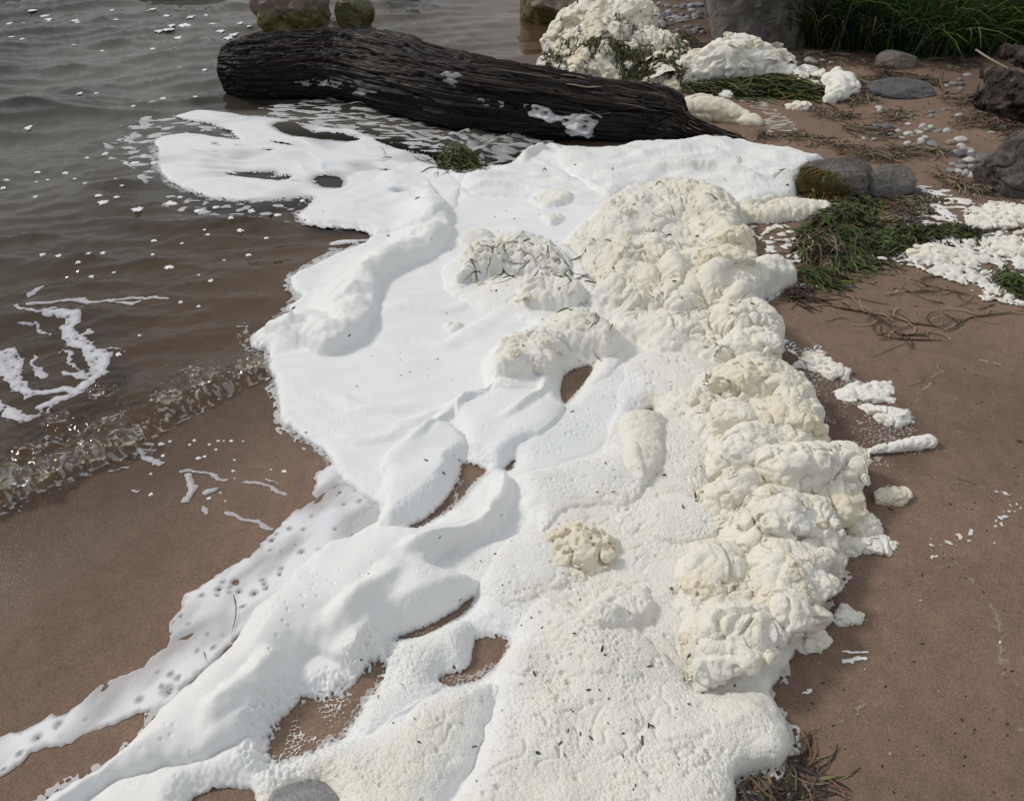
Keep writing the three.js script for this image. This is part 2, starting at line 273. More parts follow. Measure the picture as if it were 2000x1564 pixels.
// p outline | l crest line; h height, w width of the rounded rim, c cream, b lumps, t pits, r/r2 half widths of a crest (left, right), on 's' smooth sheet or 'b' bank
const LOBES = [
  { n: 'foam_sheet', p: OUT, h: 0.015, w: 0.03, c: 0.08, b: 0.0, t: 0.2, on: 's', base: 1 },
  { n: 'foam_strip', p: '1445,412 1530,398 1608,402 1602,425 1530,437 1455,436', h: 0.022, w: 0.06, c: 0.6, b: 0.014, t: 0.6, on: 'b', base: 1 },
  // right, lower field
  { n: 'foam_field', p: '1010,930 1090,915 1180,880 1230,700 1330,690 1420,720 1500,740 1600,850 1640,1090 1600,1200 1520,1310 1480,1345 1300,1345 1000,1335 985,1290 1000,1240 940,1170 960,1090 1040,1000', h: 0.018, w: 0.16, c: 0.5, b: 0.004, t: 1, on: 's' },
  { n: 'foam_film', p: '1000,907 1050,848 1130,775 1160,735 1185,705 1235,710 1268,745 1278,782 1240,822 1180,872 1090,912 1010,922', h: 0.004, w: 0.03, c: -0.1, b: 0, t: 0.7, on: 's' },
  { n: 'foam_lobe', p: '1012,932 1090,917 1180,882 1215,872 1245,900 1258,960 1235,985 1215,1000 1180,992 1100,1010 1060,1050 1040,1010 1022,960', h: 0.02, w: 0.06, c: 0.36, b: 0.002, t: 0.6, on: 's' },
  { n: 'foam_lobe', p: '880,1092 960,1055 1040,1040 1110,1070 1135,1135 1080,1165 1010,1190 955,1165 925,1130', h: 0.016, w: 0.07, c: 0.3, b: 0.002, t: 0.7, on: 's' },
  { n: 'foam_lobe', p: '762,1250 860,1217 925,1218 935,1252 925,1286 872,1312 862,1338 800,1400 705,1432 690,1385 742,1332', h: 0.02, w: 0.06, c: 0.26, b: 0.002, t: 0.8, on: 's' },
  { n: 'foam_ridge', p: '470,1545 510,1500 620,1465 720,1430 840,1360 900,1335 955,1333 972,1352 945,1400 925,1480 870,1564 840,1790 420,1790', h: 0.035, w: 0.09, c: 0.6, b: 0.005, t: 0.8, on: 's' },
  { n: 'foam_mound', p: '1000,1240 1022,1200 1100,1180 1250,1250 1350,1330 1480,1362 1540,1420 1548,1470 1520,1508 1440,1520 1400,1790 860,1790 925,1480 962,1352 985,1290', h: 0.045, w: 0.13, c: 0.52, b: 0.005, t: 1.2, on: 's' },
  // front lobes
  { n: 'foam_lobe', p: '500,1440 528,1430 528,1486 467,1535 382,1600 250,1700 100,1760 -40,1690 170,1560 280,1515 425,1482', h: 0.022, w: 0.06, c: 0.16, b: 0, t: 0.4, on: 's' },
  { n: 'foam_lobe', p: '740,1032 733,990 752,945 745,905 800,862 860,832 904,850 909,890 896,935 860,985 806,1031 770,1037', h: 0.036, w: 0.045, c: 0.03, b: 0, t: 0.15, on: 's' },
  { n: 'foam_lobe', p: '890,802 955,772 990,735 1050,738 1097,760 1102,790 1089,823 1052,853 1006,873 1011,893 966,913 912,916 906,880 903,850', h: 0.026, w: 0.045, c: 0.08, b: 0, t: 0.2, on: 's' },
  { n: 'foam_lobe', p: '85,1572 170,1522 245,1464 315,1390 380,1335 425,1290 510,1200 620,1085 690,1047 760,1034 830,1037 900,1015 945,985 958,940 980,922 1003,950 1002,1000 986,1030 930,1062 880,1085 850,1110 900,1120 936,1132 930,1165 870,1212 800,1238 757,1245 759,1282 735,1309 700,1315 650,1300 605,1283 578,1300 571,1350 562,1395 530,1427 480,1457 425,1484 360,1498 280,1517 170,1562 100,1640 -40,1690', h: 0.06, w: 0.085, c: 0.12, b: 0, t: 0.3, on: 's' },
  { n: 'foam_fold', l: '760,1120 820,1085 900,1065 960,1030 985,985', r: 0.035, r2: 0.035, h: 0.016, c: 0.1, b: 0, t: 0.3, on: 's' },
  { n: 'foam_fold', l: '600,1265 680,1225 740,1170 800,1120', r: 0.05, r2: 0.06, h: 0.018, c: 0.12, b: 0, t: 0.3, on: 's' },
  { n: 'foam_fold', l: '380,1425 450,1390 510,1340 545,1290', r: 0.05, r2: 0.045, h: 0.018, c: 0.2, b: 0, t: 0.3, on: 's' },
  { n: 'foam_fold', l: '770,890 830,850 890,805 940,775 975,742', r: 0.03, r2: 0.05, h: 0.012, c: 0.05, b: 0, t: 0.1, on: 's' },
  { n: 'foam_fold', l: '960,832 1020,805 1055,775 1060,750', r: 0.03, r2: 0.022, h: 0.012, c: 0.1, b: 0, t: 0.1, on: 's' },
  { n: 'foam_fold', l: '905,912 880,960 840,1005 790,1033', r: 0.03, r2: 0.02, h: 0.01, c: 0.05, b: 0, t: 0.2, on: 's' },
  { n: 'foam_fold', l: '985,735 950,770 870,800 740,840', r: 0.03, r2: 0.05, h: 0.008, c: 0, b: 0, t: 0.1, on: 's' },
  { n: 'foam_fold', l: '1010,650 980,700 960,740', r: 0.06, r2: 0.03, h: 0.01, c: 0.05, b: 0, t: 0.1, on: 's' },
  // upper sheet
  { n: 'foam_lobe', p: '590,421 612,397 680,372 760,332 830,310 870,335 900,370 885,410 850,440 800,450 735,453 690,442 620,439', h: 0.03, w: 0.16, c: 0.06, b: 0, t: 0.05, on: 's' },
  { n: 'foam_lobe', p: '1090,300 1180,296 1250,283 1340,278 1420,275 1500,288 1560,303 1618,322 1580,340 1560,362 1553,385 1490,402 1440,405 1400,387 1330,372 1250,374 1190,395 1150,372 1110,335', h: 0.05, w: 0.14, c: 0.12, b: 0.003, t: 0.5, on: 's' },
  { n: 'foam_lobe', p: '940,338 1010,322 1090,330 1150,360 1195,395 1120,402 1040,387 930,382 900,362', h: 0.02, w: 0.09, c: 0.15, b: 0.002, t: 0.1, on: 's' },
  { n: 'foam_fold', l: '840,330 920,350 1010,345 1090,352 1160,372', r: 0.06, r2: 0.06, h: 0.014, c: 0.12, b: 0, t: 0.1, on: 's' },
  { n: 'foam_fold', l: '860,385 940,368 1030,372 1110,392', r: 0.05, r2: 0.05, h: 0.012, c: 0.12, b: 0, t: 0.1, on: 's' },
  { n: 'foam_fold', l: '1010,320 1040,300 1075,292', r: 0.04, r2: 0.04, h: 0.02, c: 0.35, b: 0.004, t: 0.1, on: 's' },
  { n: 'foam_fold', l: '1180,345 1260,318 1350,310 1440,318', r: 0.08, r2: 0.07, h: 0.018, c: 0.1, b: 0.001, t: 0.3, on: 's' },
  { n: 'foam_fold', l: '1250,352 1330,345 1420,352 1500,372', r: 0.06, r2: 0.07, h: 0.022, c: 0.35, b: 0.008, t: 0.6, on: 's' },
  { n: 'foam_roll', l: '780,335 828,385 850,435 838,478 800,503 745,528 708,568 694,618 680,652 642,668 602,655 562,658 532,695', r: 0.2, r2: 0.075, h: 0.078, c: 0.16, b: 0, t: 0.05, on: 's', lip: 1 },
  { n: 'foam_fold', l: '625,470 680,465 740,455', r: 0.04, r2: 0.04, h: 0.012, c: 0, b: 0, t: 0.05, on: 's' },
  { n: 'foam_fold', l: '1000,600 960,620 900,660 820,690', r: 0.05, r2: 0.08, h: 0.006, c: 0.08, b: 0, t: 0.1, on: 's' },
  { n: 'foam_fold', l: '720,620 790,600 880,600 950,570', r: 0.05, r2: 0.05, h: 0.005, c: 0.05, b: 0, t: 0.1, on: 's' },
  { n: 'foam_fold', l: '850,460 900,440 980,430 1060,430', r: 0.06, r2: 0.05, h: 0.006, c: 0.1, b: 0, t: 0.1, on: 's' },
  { n: 'foam_fold', l: '620,760 690,790 760,800 830,780', r: 0.05, r2: 0.06, h: 0.006, c: 0.02, b: 0, t: 0.2, on: 's' },
  { n: 'foam_fold', l: '650,850 700,860 760,850 800,830', r: 0.04, r2: 0.05, h: 0.006, c: 0.02, b: 0, t: 0.25, on: 's' },
  { n: 'foam_fold', l: '560,330 640,320 720,335 800,330', r: 0.06, r2: 0.07, h: 0.008, c: 0.05, b: 0, t: 0.1, on: 's' },
  { n: 'foam_fold', l: '640,410 700,390 760,370 800,345', r: 0.06, r2: 0.06, h: 0.01, c: 0.05, b: 0, t: 0.1, on: 's' },
  { n: 'foam_fold', l: '400,350 480,345 560,365', r: 0.06, r2: 0.07, h: 0.008, c: 0, b: 0, t: 0.1, on: 's' },
  { n: 'foam_lump', p: '868,640 885,630 908,636 905,648 880,650', h: 0.01, w: 0.03, c: 0.5, b: 0.006, t: 0.3, on: 'b' },
  { n: 'foam_lump', p: '1060,425 1090,418 1100,432 1075,440', h: 0.012, w: 0.03, c: 0.5, b: 0.006, t: 0.3, on: 'b' },
  // cream, lumpy bank
  { n: 'foam_lobe', p: '865,565 905,490 1060,465 1145,550 1185,650 1110,645 1010,625', h: 0.022, w: 0.12, c: 0.3, b: 0.004, t: 0.4, on: 's' },
  { n: 'foam_lobe', p: '950,765 965,680 1060,628 1225,648 1220,708 1110,765', h: 0.022, w: 0.12, c: 0.3, b: 0.004, t: 0.4, on: 's' },
  { n: 'foam_lump', p: '905,470 930,455 958,458 962,475 930,482', h: 0.03, w: 0.035, c: 0.6, b: 0.008, t: 0.5, on: 'b' },
  { n: 'foam_lump', p: '1030,395 1060,383 1110,385 1115,400 1060,410', h: 0.018, w: 0.05, c: 0.5, b: 0.006, t: 0.3, on: 'b' },
  { n: 'foam_bank', p: '1085,500 1110,465 1150,430 1195,402 1250,382 1330,376 1400,390 1443,415 1452,450 1464,512 1540,525 1550,545 1508,572 1482,592 1477,615 1508,640 1530,680 1500,715 1440,720 1380,700 1290,690 1240,670 1190,640 1150,600 1120,560', h: 0.05, w: 0.09, c: 0.62, b: 0.012, t: 0.7, on: 'b' },
  { n: 'foam_lump', p: '1150,460 1190,407 1250,386 1298,410 1310,455 1270,490 1210,500 1160,490', h: 0.04, w: 0.09, c: 0.62, b: 0.012, t: 0.7, on: 'b' },
  { n: 'foam_lump', p: '1262,388 1330,377 1400,392 1443,420 1452,450 1460,508 1420,520 1370,490 1310,440', h: 0.05, w: 0.09, c: 0.8, b: 0.014, t: 0.7, on: 'b' },
  { n: 'foam_lump', p: '1180,520 1230,480 1300,490 1330,520 1290,550 1210,560', h: 0.03, w: 0.06, c: 0.62, b: 0.01, t: 0.7, on: 'b' },
  { n: 'foam_lump', p: '1165,570 1200,530 1280,520 1330,560 1310,620 1230,630 1180,610', h: 0.045, w: 0.07, c: 0.85, b: 0.014, t: 0.8, on: 'b' },
  { n: 'foam_lump', p: '1290,550 1350,520 1400,530 1420,560 1390,620 1330,640 1290,620', h: 0.045, w: 0.07, c: 0.8, b: 0.01, t: 0.8, on: 'b' },
  { n: 'foam_lump', p: '1370,570 1420,545 1470,555 1482,590 1470,618 1420,640 1370,630', h: 0.045, w: 0.07, c: 0.75, b: 0.008, t: 0.6, on: 'b' },
  { n: 'foam_lump', p: '1460,530 1530,527 1550,545 1508,572 1470,570', h: 0.02, w: 0.04, c: 0.6, b: 0.01, t: 0.6, on: 'b' },
  { n: 'foam_lump', p: '1390,640 1440,615 1500,630 1530,670 1528,692 1470,690 1410,680', h: 0.055, w: 0.05, c: 0.72, b: 0.014, t: 0.6, on: 'b' },
  { n: 'foam_lump', p: '888,550 920,503 975,483 1050,488 1095,503 1115,555 1060,548 980,545 905,562', h: 0.055, w: 0.06, c: 0.52, b: 0.016, t: 0.8, on: 'b' },
  { n: 'foam_lump', p: '1005,592 1050,565 1120,570 1155,602 1110,615 1040,612', h: 0.05, w: 0.05, c: 0.55, b: 0.014, t: 0.8, on: 'b' },
  { n: 'foam_lump', p: '1055,645 1130,630 1195,658 1212,690 1170,702 1100,690', h: 0.055, w: 0.05, c: 0.6, b: 0.01, t: 0.6, on: 'b' },
  { n: 'foam_lump', p: '972,740 982,692 1020,663 1080,668 1108,690 1100,728 1060,748 1005,752', h: 0.05, w: 0.05, c: 0.58, b: 0.014, t: 0.7, on: 'b' },
  { n: 'foam_lump', p: '1410,700 1460,675 1520,690 1530,715 1500,742 1430,740', h: 0.05, w: 0.05, c: 0.72, b: 0.016, t: 0.6, on: 'b' },
  { n: 'foam_bank', p: '1310,790 1380,745 1480,732 1570,762 1592,805 1610,850 1614,885 1662,900 1713,922 1718,948 1704,985 1658,1012 1645,1060 1640,1092 1650,1130 1605,1150 1614,1182 1592,1212 1595,1235 1530,1268 1521,1312 1480,1335 1400,1318 1345,1290 1325,1200 1330,1110 1400,1060 1390,980 1385,900 1350,830', h: 0.035, w: 0.09, c: 0.68, b: 0.014, t: 0.6, on: 'b' },
  { n: 'foam_lump', p: '1390,790 1410,745 1480,735 1560,762 1590,810 1600,850 1530,850 1460,830', h: 0.05, w: 0.05, c: 0.85, b: 0.016, t: 0.5, on: 'b' },
  { n: 'foam_lump', p: '1395,960 1420,900 1480,890 1500,930 1470,990 1420,1010', h: 0.035, w: 0.05, c: 0.75, b: 0.016, t: 0.6, on: 'b' },
  { n: 'foam_lump', p: '1500,950 1580,905 1660,905 1710,930 1700,980 1640,1000 1560,990', h: 0.035, w: 0.06, c: 0.82, b: 0.018, t: 0.5, on: 'b' },
  { n: 'foam_lump', p: '1430,1060 1480,1010 1560,1000 1620,1030 1630,1090 1540,1110 1460,1100', h: 0.03, w: 0.07, c: 0.62, b: 0.016, t: 0.6, on: 'b' },
  { n: 'foam_lump', p: '1460,1130 1520,1100 1600,1105 1640,1130 1600,1160 1600,1220 1520,1262 1470,1210', h: 0.04, w: 0.06, c: 0.66, b: 0.016, t: 0.5, on: 'b' },
  { n: 'foam_lump', p: '1345,1290 1370,1235 1440,1220 1515,1260 1520,1305 1470,1335 1400,1320', h: 0.05, w: 0.06, c: 0.72, b: 0.014, t: 0.5, on: 'b' },
  { n: 'foam_lump', p: '1335,1130 1370,1080 1430,1095 1420,1160 1360,1170', h: 0.022, w: 0.04, c: 0.7, b: 0.014, t: 0.6, on: 'b' },
  { n: 'foam_lump', p: '1140,1215 1180,1165 1250,1170 1275,1210 1220,1250 1160,1250', h: 0.022, w: 0.05, c: 0.55, b: 0.012, t: 0.6, on: 'b' },
  { n: 'foam_leaf', p: '1205,1022 1250,1005 1340,975 1400,990 1432,1020 1400,1050 1320,1076 1270,1060', h: 0.022, w: 0.045, c: 0.42, b: 0.002, t: 0.8, on: 'b' },
  { n: 'foam_lump', p: '1215,845 1235,822 1270,812 1287,828 1285,880 1282,937 1250,962 1225,930', h: 0.035, w: 0.05, c: 0.7, b: 0.004, t: 0.5, on: 'b' },
];
const HOLES = [
  ['535,1428 594,1370 640,1362 680,1350 715,1318 752,1290 738,1335 700,1380 655,1440 600,1468 538,1480', 0.022], ['935,1252 984,1247 990,1268 972,1300 938,1324 888,1338 855,1332 870,1318 915,1310', 0.006],
  ['929,1165 905,1200 860,1225 800,1248 780,1244 870,1205', 0.004], ['904,908 902,935 872,976 830,1014 802,1032 815,1033 850,1012 890,985 930,935 945,920', 0.006], ['1005,902 988,918 1000,916', 0.002],
  ['1100,735 1150,716 1152,732 1120,775 1103,786', 0.004], ['1247,812 1275,796 1276,806 1255,818', 0.003], ['385,1556 470,1540 500,1550 480,1600 380,1600', 0.006],
  ['545,1566 560,1544 600,1534 640,1543 655,1566 652,1600 545,1600', 0.004], ['615,350 640,344 665,352 662,366 630,364', 0.006], ['490,340 530,338 525,344 495,345', 0.004], ['540,346 560,346 556,350', 0.003],
  ['1455,440 1520,438 1610,428 1600,450 1500,500 1470,510 1458,480', 0.01], ['1540,690 1590,690 1600,710 1540,705', 0.004], ['535,245 570,238 605,258 640,262 690,268 680,276 610,268 560,262', 0.004],
].map(([s, a]) => ({ p: curved(lineOf(s), true), a, b: null }));
for (const q of HOLES) q.b = box(q.p, 0.06);
for (const L of LOBES) {
  if (L.n === 'foam_fold') { L.h *= 1.75; L.r *= 0.85; L.r2 *= 0.75; } if (L.on === 'b') { L.b *= 1.5; L.h *= 1.15; }
  const hh = L.base ? 0.006 : 0.02;
  L.pts = curved(lineOf(L.p ?? L.l, hh), !!L.p);
  if (L.p && !L.base && L.on === 'b') { const R = rng(5), q = box(L.pts); let d = 0; for (let i = 0; i < 80; i++) d = Math.max(d, sdPoly(L.pts, mix(q[0], q[1], R()), mix(q[2], q[3], R()))); L.w = Math.min(L.w * 2, d * 1.05); }
   L.bb = box(L.pts, L.l ? Math.max(L.r, L.r2) + 0.02 : 0.03);
}
const round = (t) => { t = clamp(t); const q = 1 - t; return Math.sqrt(1 - q * q); };
const FO = { h: 0, c: 0, b: 0, t: 0, o: 0 };
function foamAt(x, z) { // height of the foam over what it lies on, and what it is like there
  const n1 = noise2(x * 9, z * 9), n2 = noise2(x * 9 + 40, z * 9 + 13), n3 = noise2(x * 38, z * 38), n4 = noise2(x * 38 + 9, z * 38 + 31);
  let h = -0.01, c = 0, b = 0, t = 0, o = 0;
  for (let k = 0; k < LOBES.length; k++) {
    const L = LOBES[k], B = L.bb; if (x < B[0] || x > B[1] || z < B[2] || z > B[3]) continue;
    const wa = 0.014 + L.b * 0.5, wb = 0.004 + L.b * 0.25, wx = x + n1 * wa + n3 * wb, wz = z + n2 * wa + n4 * wb;
    let f, e;
    if (L.p) { const d = sdPoly(L.pts, wx, wz); if (L.base) { const sk = 0.03 * ss(-0.55, 0.5, n1 + 0.5 * n3), e0 = d + sk; if (e0 < -0.01) continue; f = (e0 < 0 ? e0 * 0.1 : 0.0032 * ss(0, 0.008, e0) + (d > 0 ? L.h * round(d / L.w) : 0)) / L.h; } else { if (d <= 0) continue; f = round(d / L.w) * ss(-0.002, 0.007, d); } e = L.on === 's' ? ss(0, Math.max(0.07, L.w * 0.5), d) : ss(0, Math.max(0.03, L.w * 0.5), d); }
    else {
      const d = lineDist(L.pts, wx, wz), w = LD[1] > 0 ? L.r : L.r2; if (d >= w) continue; const q = 1 - d / w, fd = L.lip ? 0.12 : 0.32, fade = ss(0, fd, LD[2]) * ss(1, 1 - fd, LD[2]);
      f = (LD[1] < 0 && L.lip ? 0.75 * round(q) * ss(-0.05, 0.3, q) + 0.25 * q : q * q * (3 - 2 * q)) * fade; e = f;
    }
    if (L.base) { if (f * L.h > h) { h = f * L.h; c = L.c + 0.4 * ss(-0.05, 0.3, x - 0.12 * (-z - 0.7)) * ss(-3.4, -2.9, z); b = L.b; t = L.t; o = k; } }
    else { h += f * L.h * (0.88 + 0.24 * n1 + (L.lip ? 0.22 * noise2(x * 6 + 4, z * 6) + 0.14 * noise2(x * 15, z * 15) + 0.05 * n3 : 0)); c = mix(c, L.c, e); b = mix(b, L.b, e); t = mix(t, L.t, e); if (f > 0.12) o = k; }
  }
  if (h > -0.009) {
    for (const q of HOLES) { const B = q.b; if (x < B[0] || x > B[1] || z < B[2] || z > B[3]) continue; const d = -sdPoly(q.p, x + n1 * 0.008, z + n2 * 0.008) + q.a * (n3 * 0.5 + 0.5 * noise2(x * 120, z * 120)); h = d < 0 ? Math.min(h, d * 0.2) : h * mix(ss(0, 0.055, d), round(d / 0.045), 0.45); }
  }
  const fl = 0.999 * ss(-0.15, -0.5, x - 0.0) * ss(-2.95, -3.25, z); // the floating tongue is thin and streaked
  if (fl > 0 && h > -0.005) { h *= 1 - 0.55 * fl; const st = noise2(x * 2.4 + z * 1.2 + 3, z * 11 - x * 3.2) + 0.35 * noise2(x * 9, z * 30 - x * 8); h -= fl * 0.03 * ss(0.66, 0.95, st + 0.25 * ss(-3.45, -3.95, z)); c -= 0.12 * fl; }
  FO.h = h; FO.c = c; FO.b = b; FO.t = t; FO.o = o; return h;
}
function lumps(x, z) { // cauliflower domes in three sizes
  const wx = x + 0.02 * noise2(x * 14, z * 14), wz = z + 0.02 * noise2(x * 14 + 7, z * 14 + 3);
  let s = 0; const d = (w) => Math.sqrt(Math.max(0, 1 - w * w * 1.1));
  s += 0.5 * d(worley2(wx / 0.065, wz / 0.052)); s += 0.5 * d(worley2(wx / 0.027, wz / 0.023, 9)) * (0.5 + 1.0 * (0.5 + 0.5 * noise2(x * 10, z * 10 + 50))); s += 0.24 * d(worley2(wx / 0.0115, wz / 0.0105, 33)); const cr = Math.abs(noise2(wx * 17 + 3, wz * 21)); s -= 0.5 * ss(0.16, 0, cr) * ss(-0.2, 0.3, noise2(x * 6, z * 6));
  return s - 0.55;
}
const n1f = (x, z) => noise2(x * 5 + 20, z * 5);
const foamBase = (x, z) => Math.max(ground(x, z), 0.001 + 0.003 * noise2(x * 3, z * 3));
function foamTop(x, z) { const h = foamAt(x, z); return h > 0.002 ? foamBase(x, z) + h + FO.b * 1.7 * lumps(x, z) * ss(0, 0.02, h) : lie(x, z); }
{
  const rows = []; for (let z = -0.36; z > -4.75;) { rows.push(z); z -= Math.max(0.0026, 0.82 * (z * z + 2.25) / 1179); }
  const NC = 760, nz = rows.length, n = NC * nz, edge = (z) => [mix(-0.86, -2.1, ss(-0.4, -4.4, z)) - 0.12, mix(0.62, 1.95, ss(-0.4, -4.2, z)) + 0.02];
  const P = new Float32Array(n * 3), C = new Float32Array(n * 4), U = new Float32Array(n * 2), F = new Float32Array(n), O = new Uint8Array(n), D = new Float32Array(n);
  for (let j = 0; j < nz; j++) {
    const z = rows[j], [x0, x1] = edge(z);
    for (let i = 0; i < NC; i++) {
      const x = x0 + (x1 - x0) * i / (NC - 1), k = j * NC + i; let h = foamAt(x, z); F[k] = h - 0.0012; if (h > 0 && h < 0.0075) { const q = 1 - h / 0.0075; worley2(x / 0.016, z / 0.015, 61); F[k] = Math.min(F[k], (W2[0] - 0.5 * q * (0.3 + W2[2])) * 0.01); worley2(x / 0.0075, z / 0.007, 62); F[k] = Math.min(F[k], (W2[0] - 0.42 * q * W2[2]) * 0.006); } O[k] = FO.o; const c = FO.c, b = FO.b, t = FO.t;
      let base = foamBase(x, z), d = 0, col = [0.86, 0.865, 0.865];
      if (h > -0.004) {
        const fade = ss(0, 0.018, h);
        h += fade * (0.011 * noise2(x * 3.2 + 3, z * 3.2) + 0.0022 * noise2(x * 10 + z * 6, z * 18 - x * 4));
        const fl = 1 - Math.abs(noise2(x * 3 + z * 1.6 + 2, z * 7.5 - x * 2 + 0.6 * n1f(x, z))); h += fade * (1 - ss(0.004, 0.01, b)) * ss(-3, -3.6, z) * 0.007 * (fl * fl * fl - 0.3) + fade * (1 - ss(0.004, 0.01, b)) * 0.004 * fl * fl;
        if (b > 0.0005) d += b * 1.7 * lumps(x, z) * fade;
        if (t > 0.35) { // burst bubbles
          const s = z > -2.2 ? 1 : 1.5, w1 = worley2(x / (0.0135 * s), z / (0.0125 * s), 5), id = W2[2], w2 = worley2(x / 0.03, z / 0.027, 71), i2 = W2[2], w3 = worley2(x / (0.0075 * s), z / (0.007 * s), 15), i3 = W2[2], zn = 0.1 + 0.9 * ss(-0.3, 0.45, noise2(x * 8, z * 8) + 0.4 * noise2(x * 25, z * 25)), pit = (w, r) => { const q = w / r; return q >= 1 ? 0 : Math.sqrt(1 - q * q); };
          d -= Math.min(1.15, t) * fade * (0.0044 * s * (id > 0.45 ? pit(w1, 0.1 + 0.22 * id * id) : 0) * zn + 0.0024 * s * (i3 > 0.4 ? pit(w3, 0.42) : 0) * (0.4 + 0.6 * zn) + (i2 > 0.8 ? 0.006 * pit(w2, 0.08 + 0.13 * i2) : 0));
        }
        else if (t > 0.02) { const w2 = worley2(x / 0.019, z / 0.017, 71), i2 = W2[2]; if (i2 > 0.7) d -= fade * 0.003 * ss(0.26, 0.1, w2) * ss(0, 0.3, noise2(x * 5, z * 5)) * (t / 0.3); }
        const cc = clamp(c + (b < 0.003 && c < 0.25 ? 0.14 * fbm2(x * 2.6 + 9, z * 3.4, 3) - 0.03 : 0) + 0.28 * c * fbm2(x * 7, z * 7, 3) + (b > 0.003 ? 0.1 * noise2(x * 20, z * 20) : 0), -0.4, 1.1);
        col = cc > 0 ? mix3([0.81, 0.815, 0.81], [0.765, 0.715, 0.58], cc) : mix3([0.81, 0.815, 0.81], [0.68, 0.71, 0.745], -cc * 2);
        const thin = ss(0.012, 0.001, h) * 0.4; col = mix3(col, [0.66, 0.63, 0.66], thin);
      }
      D[k] = d; P[k * 3] = x; P[k * 3 + 1] = base + Math.max(h, -0.004); P[k * 3 + 2] = z; C.set([...col, mix(0.62, 1, ss(0.002, 0.011, h))], k * 4); U[k * 2] = x; U[k * 2 + 1] = z;
    }
  }
  // push the lumps and pits out along the surface, so that domes overhang
  const at = (i, j) => (clamp(j, 0, nz - 1) * NC + clamp(i, 0, NC - 1)) * 3, Q = P.slice();
  for (let j = 0; j < nz; j++) for (let i = 0; i < NC; i++) {
    const k = j * NC + i; if (F[k] < -0.003 || D[k] === 0) continue;
    const s = 4, a = at(i - s, j), b = at(i + s, j), c = at(i, j - s), d = at(i, j + s), gx = (P[b + 1] - P[a + 1]) / (P[b] - P[a] || 1), gz = (P[d + 1] - P[c + 1]) / (P[d + 2] - P[c + 2] || 1), l = Math.hypot(gx, 1, gz);
    Q[k * 3] -= gx / l * D[k]; Q[k * 3 + 1] += D[k] / l; Q[k * 3 + 2] -= gz / l * D[k];
  }
  const tri = []; for (let j = 0; j < nz - 1; j++) for (let i = 0; i < NC - 1; i++) { const a = j * NC + i, b = a + NC; if (F[a] > 0 || F[a + 1] > 0 || F[b] > 0 || F[b + 1] > 0) tri.push(a, a + 1, b, a + 1, b + 1, b); }
  const r = clipped(Q, C, 4, U, F, tri, O), N = normalsOf(r.P, r.out);
  const sheet = group('foam_sheet'), bank = group('foam_bank');
  tag(sheet, 'wide smooth white foam sheet with folds and a rolled edge, filling the middle', 'foam'); tag(bank, 'long cream lumpy foam bank along the right edge of the white sheet', 'foam');
  const many = {};
  LOBES.forEach((L, k) => { const g = pick(r, N, k); if (g) { const par = L.on === 's' ? sheet : bank, m = meshOf(k === 0 ? 'flat_foam' : L.n === 'foam_bank' ? 'bank_base' : L.n, g, L.t < 0.45 ? SMOOTH : SHEET, par); many[m.name] = (many[m.name] ?? 0) + 1; if (L.n === 'foam_roll') m.userData.label = 'thick rolled foam crest'; } });
}

// ------------------------------------------------------------------ lake water
const FRONT = [...lineOf('-1100,1480 -300,1118 -100,1040 0,992 60,966 120,938 200,908 260,878 330,828 400,792 470,762 522,737 640,640 780,560 950,430 1080,320 1180,270 1130,150 1085,80 1030,0 980,-50', 0, flat), [-1, -20], [-300, -240], [-300, 3], [-6, 2]];
const FOAMPOLY = LOBES[0].pts, LOGAXIS = lineOf('470,150 900,200 1340,262', 0.1);
function waves(x, z) {
  const a = x * 0.35 + z * 0.94, b = x * 0.94 - z * 0.35, w = 0.25 * noise2(b * 0.7, a * 0.7); // a runs across the crests
  const ridge = (u, v) => { const n = 1 - Math.abs(noise2(u, v)); return n * n; };
  return 0.04 * (ridge(b * 0.75 + 3, (a + w) * 1.7) - 0.5) + 0.024 * (ridge(b * 1.5 + 9, (a + w) * 4.1 + 5) - 0.5) + 0.011 * noise2(b * 4, (a + w) * 9) + 0.0055 * noise2(b * 9 + 4, a * 19) + 0.0026 * noise2(b * 22, a * 40) + 0.0009 * noise2(b * 60, a * 80);
}
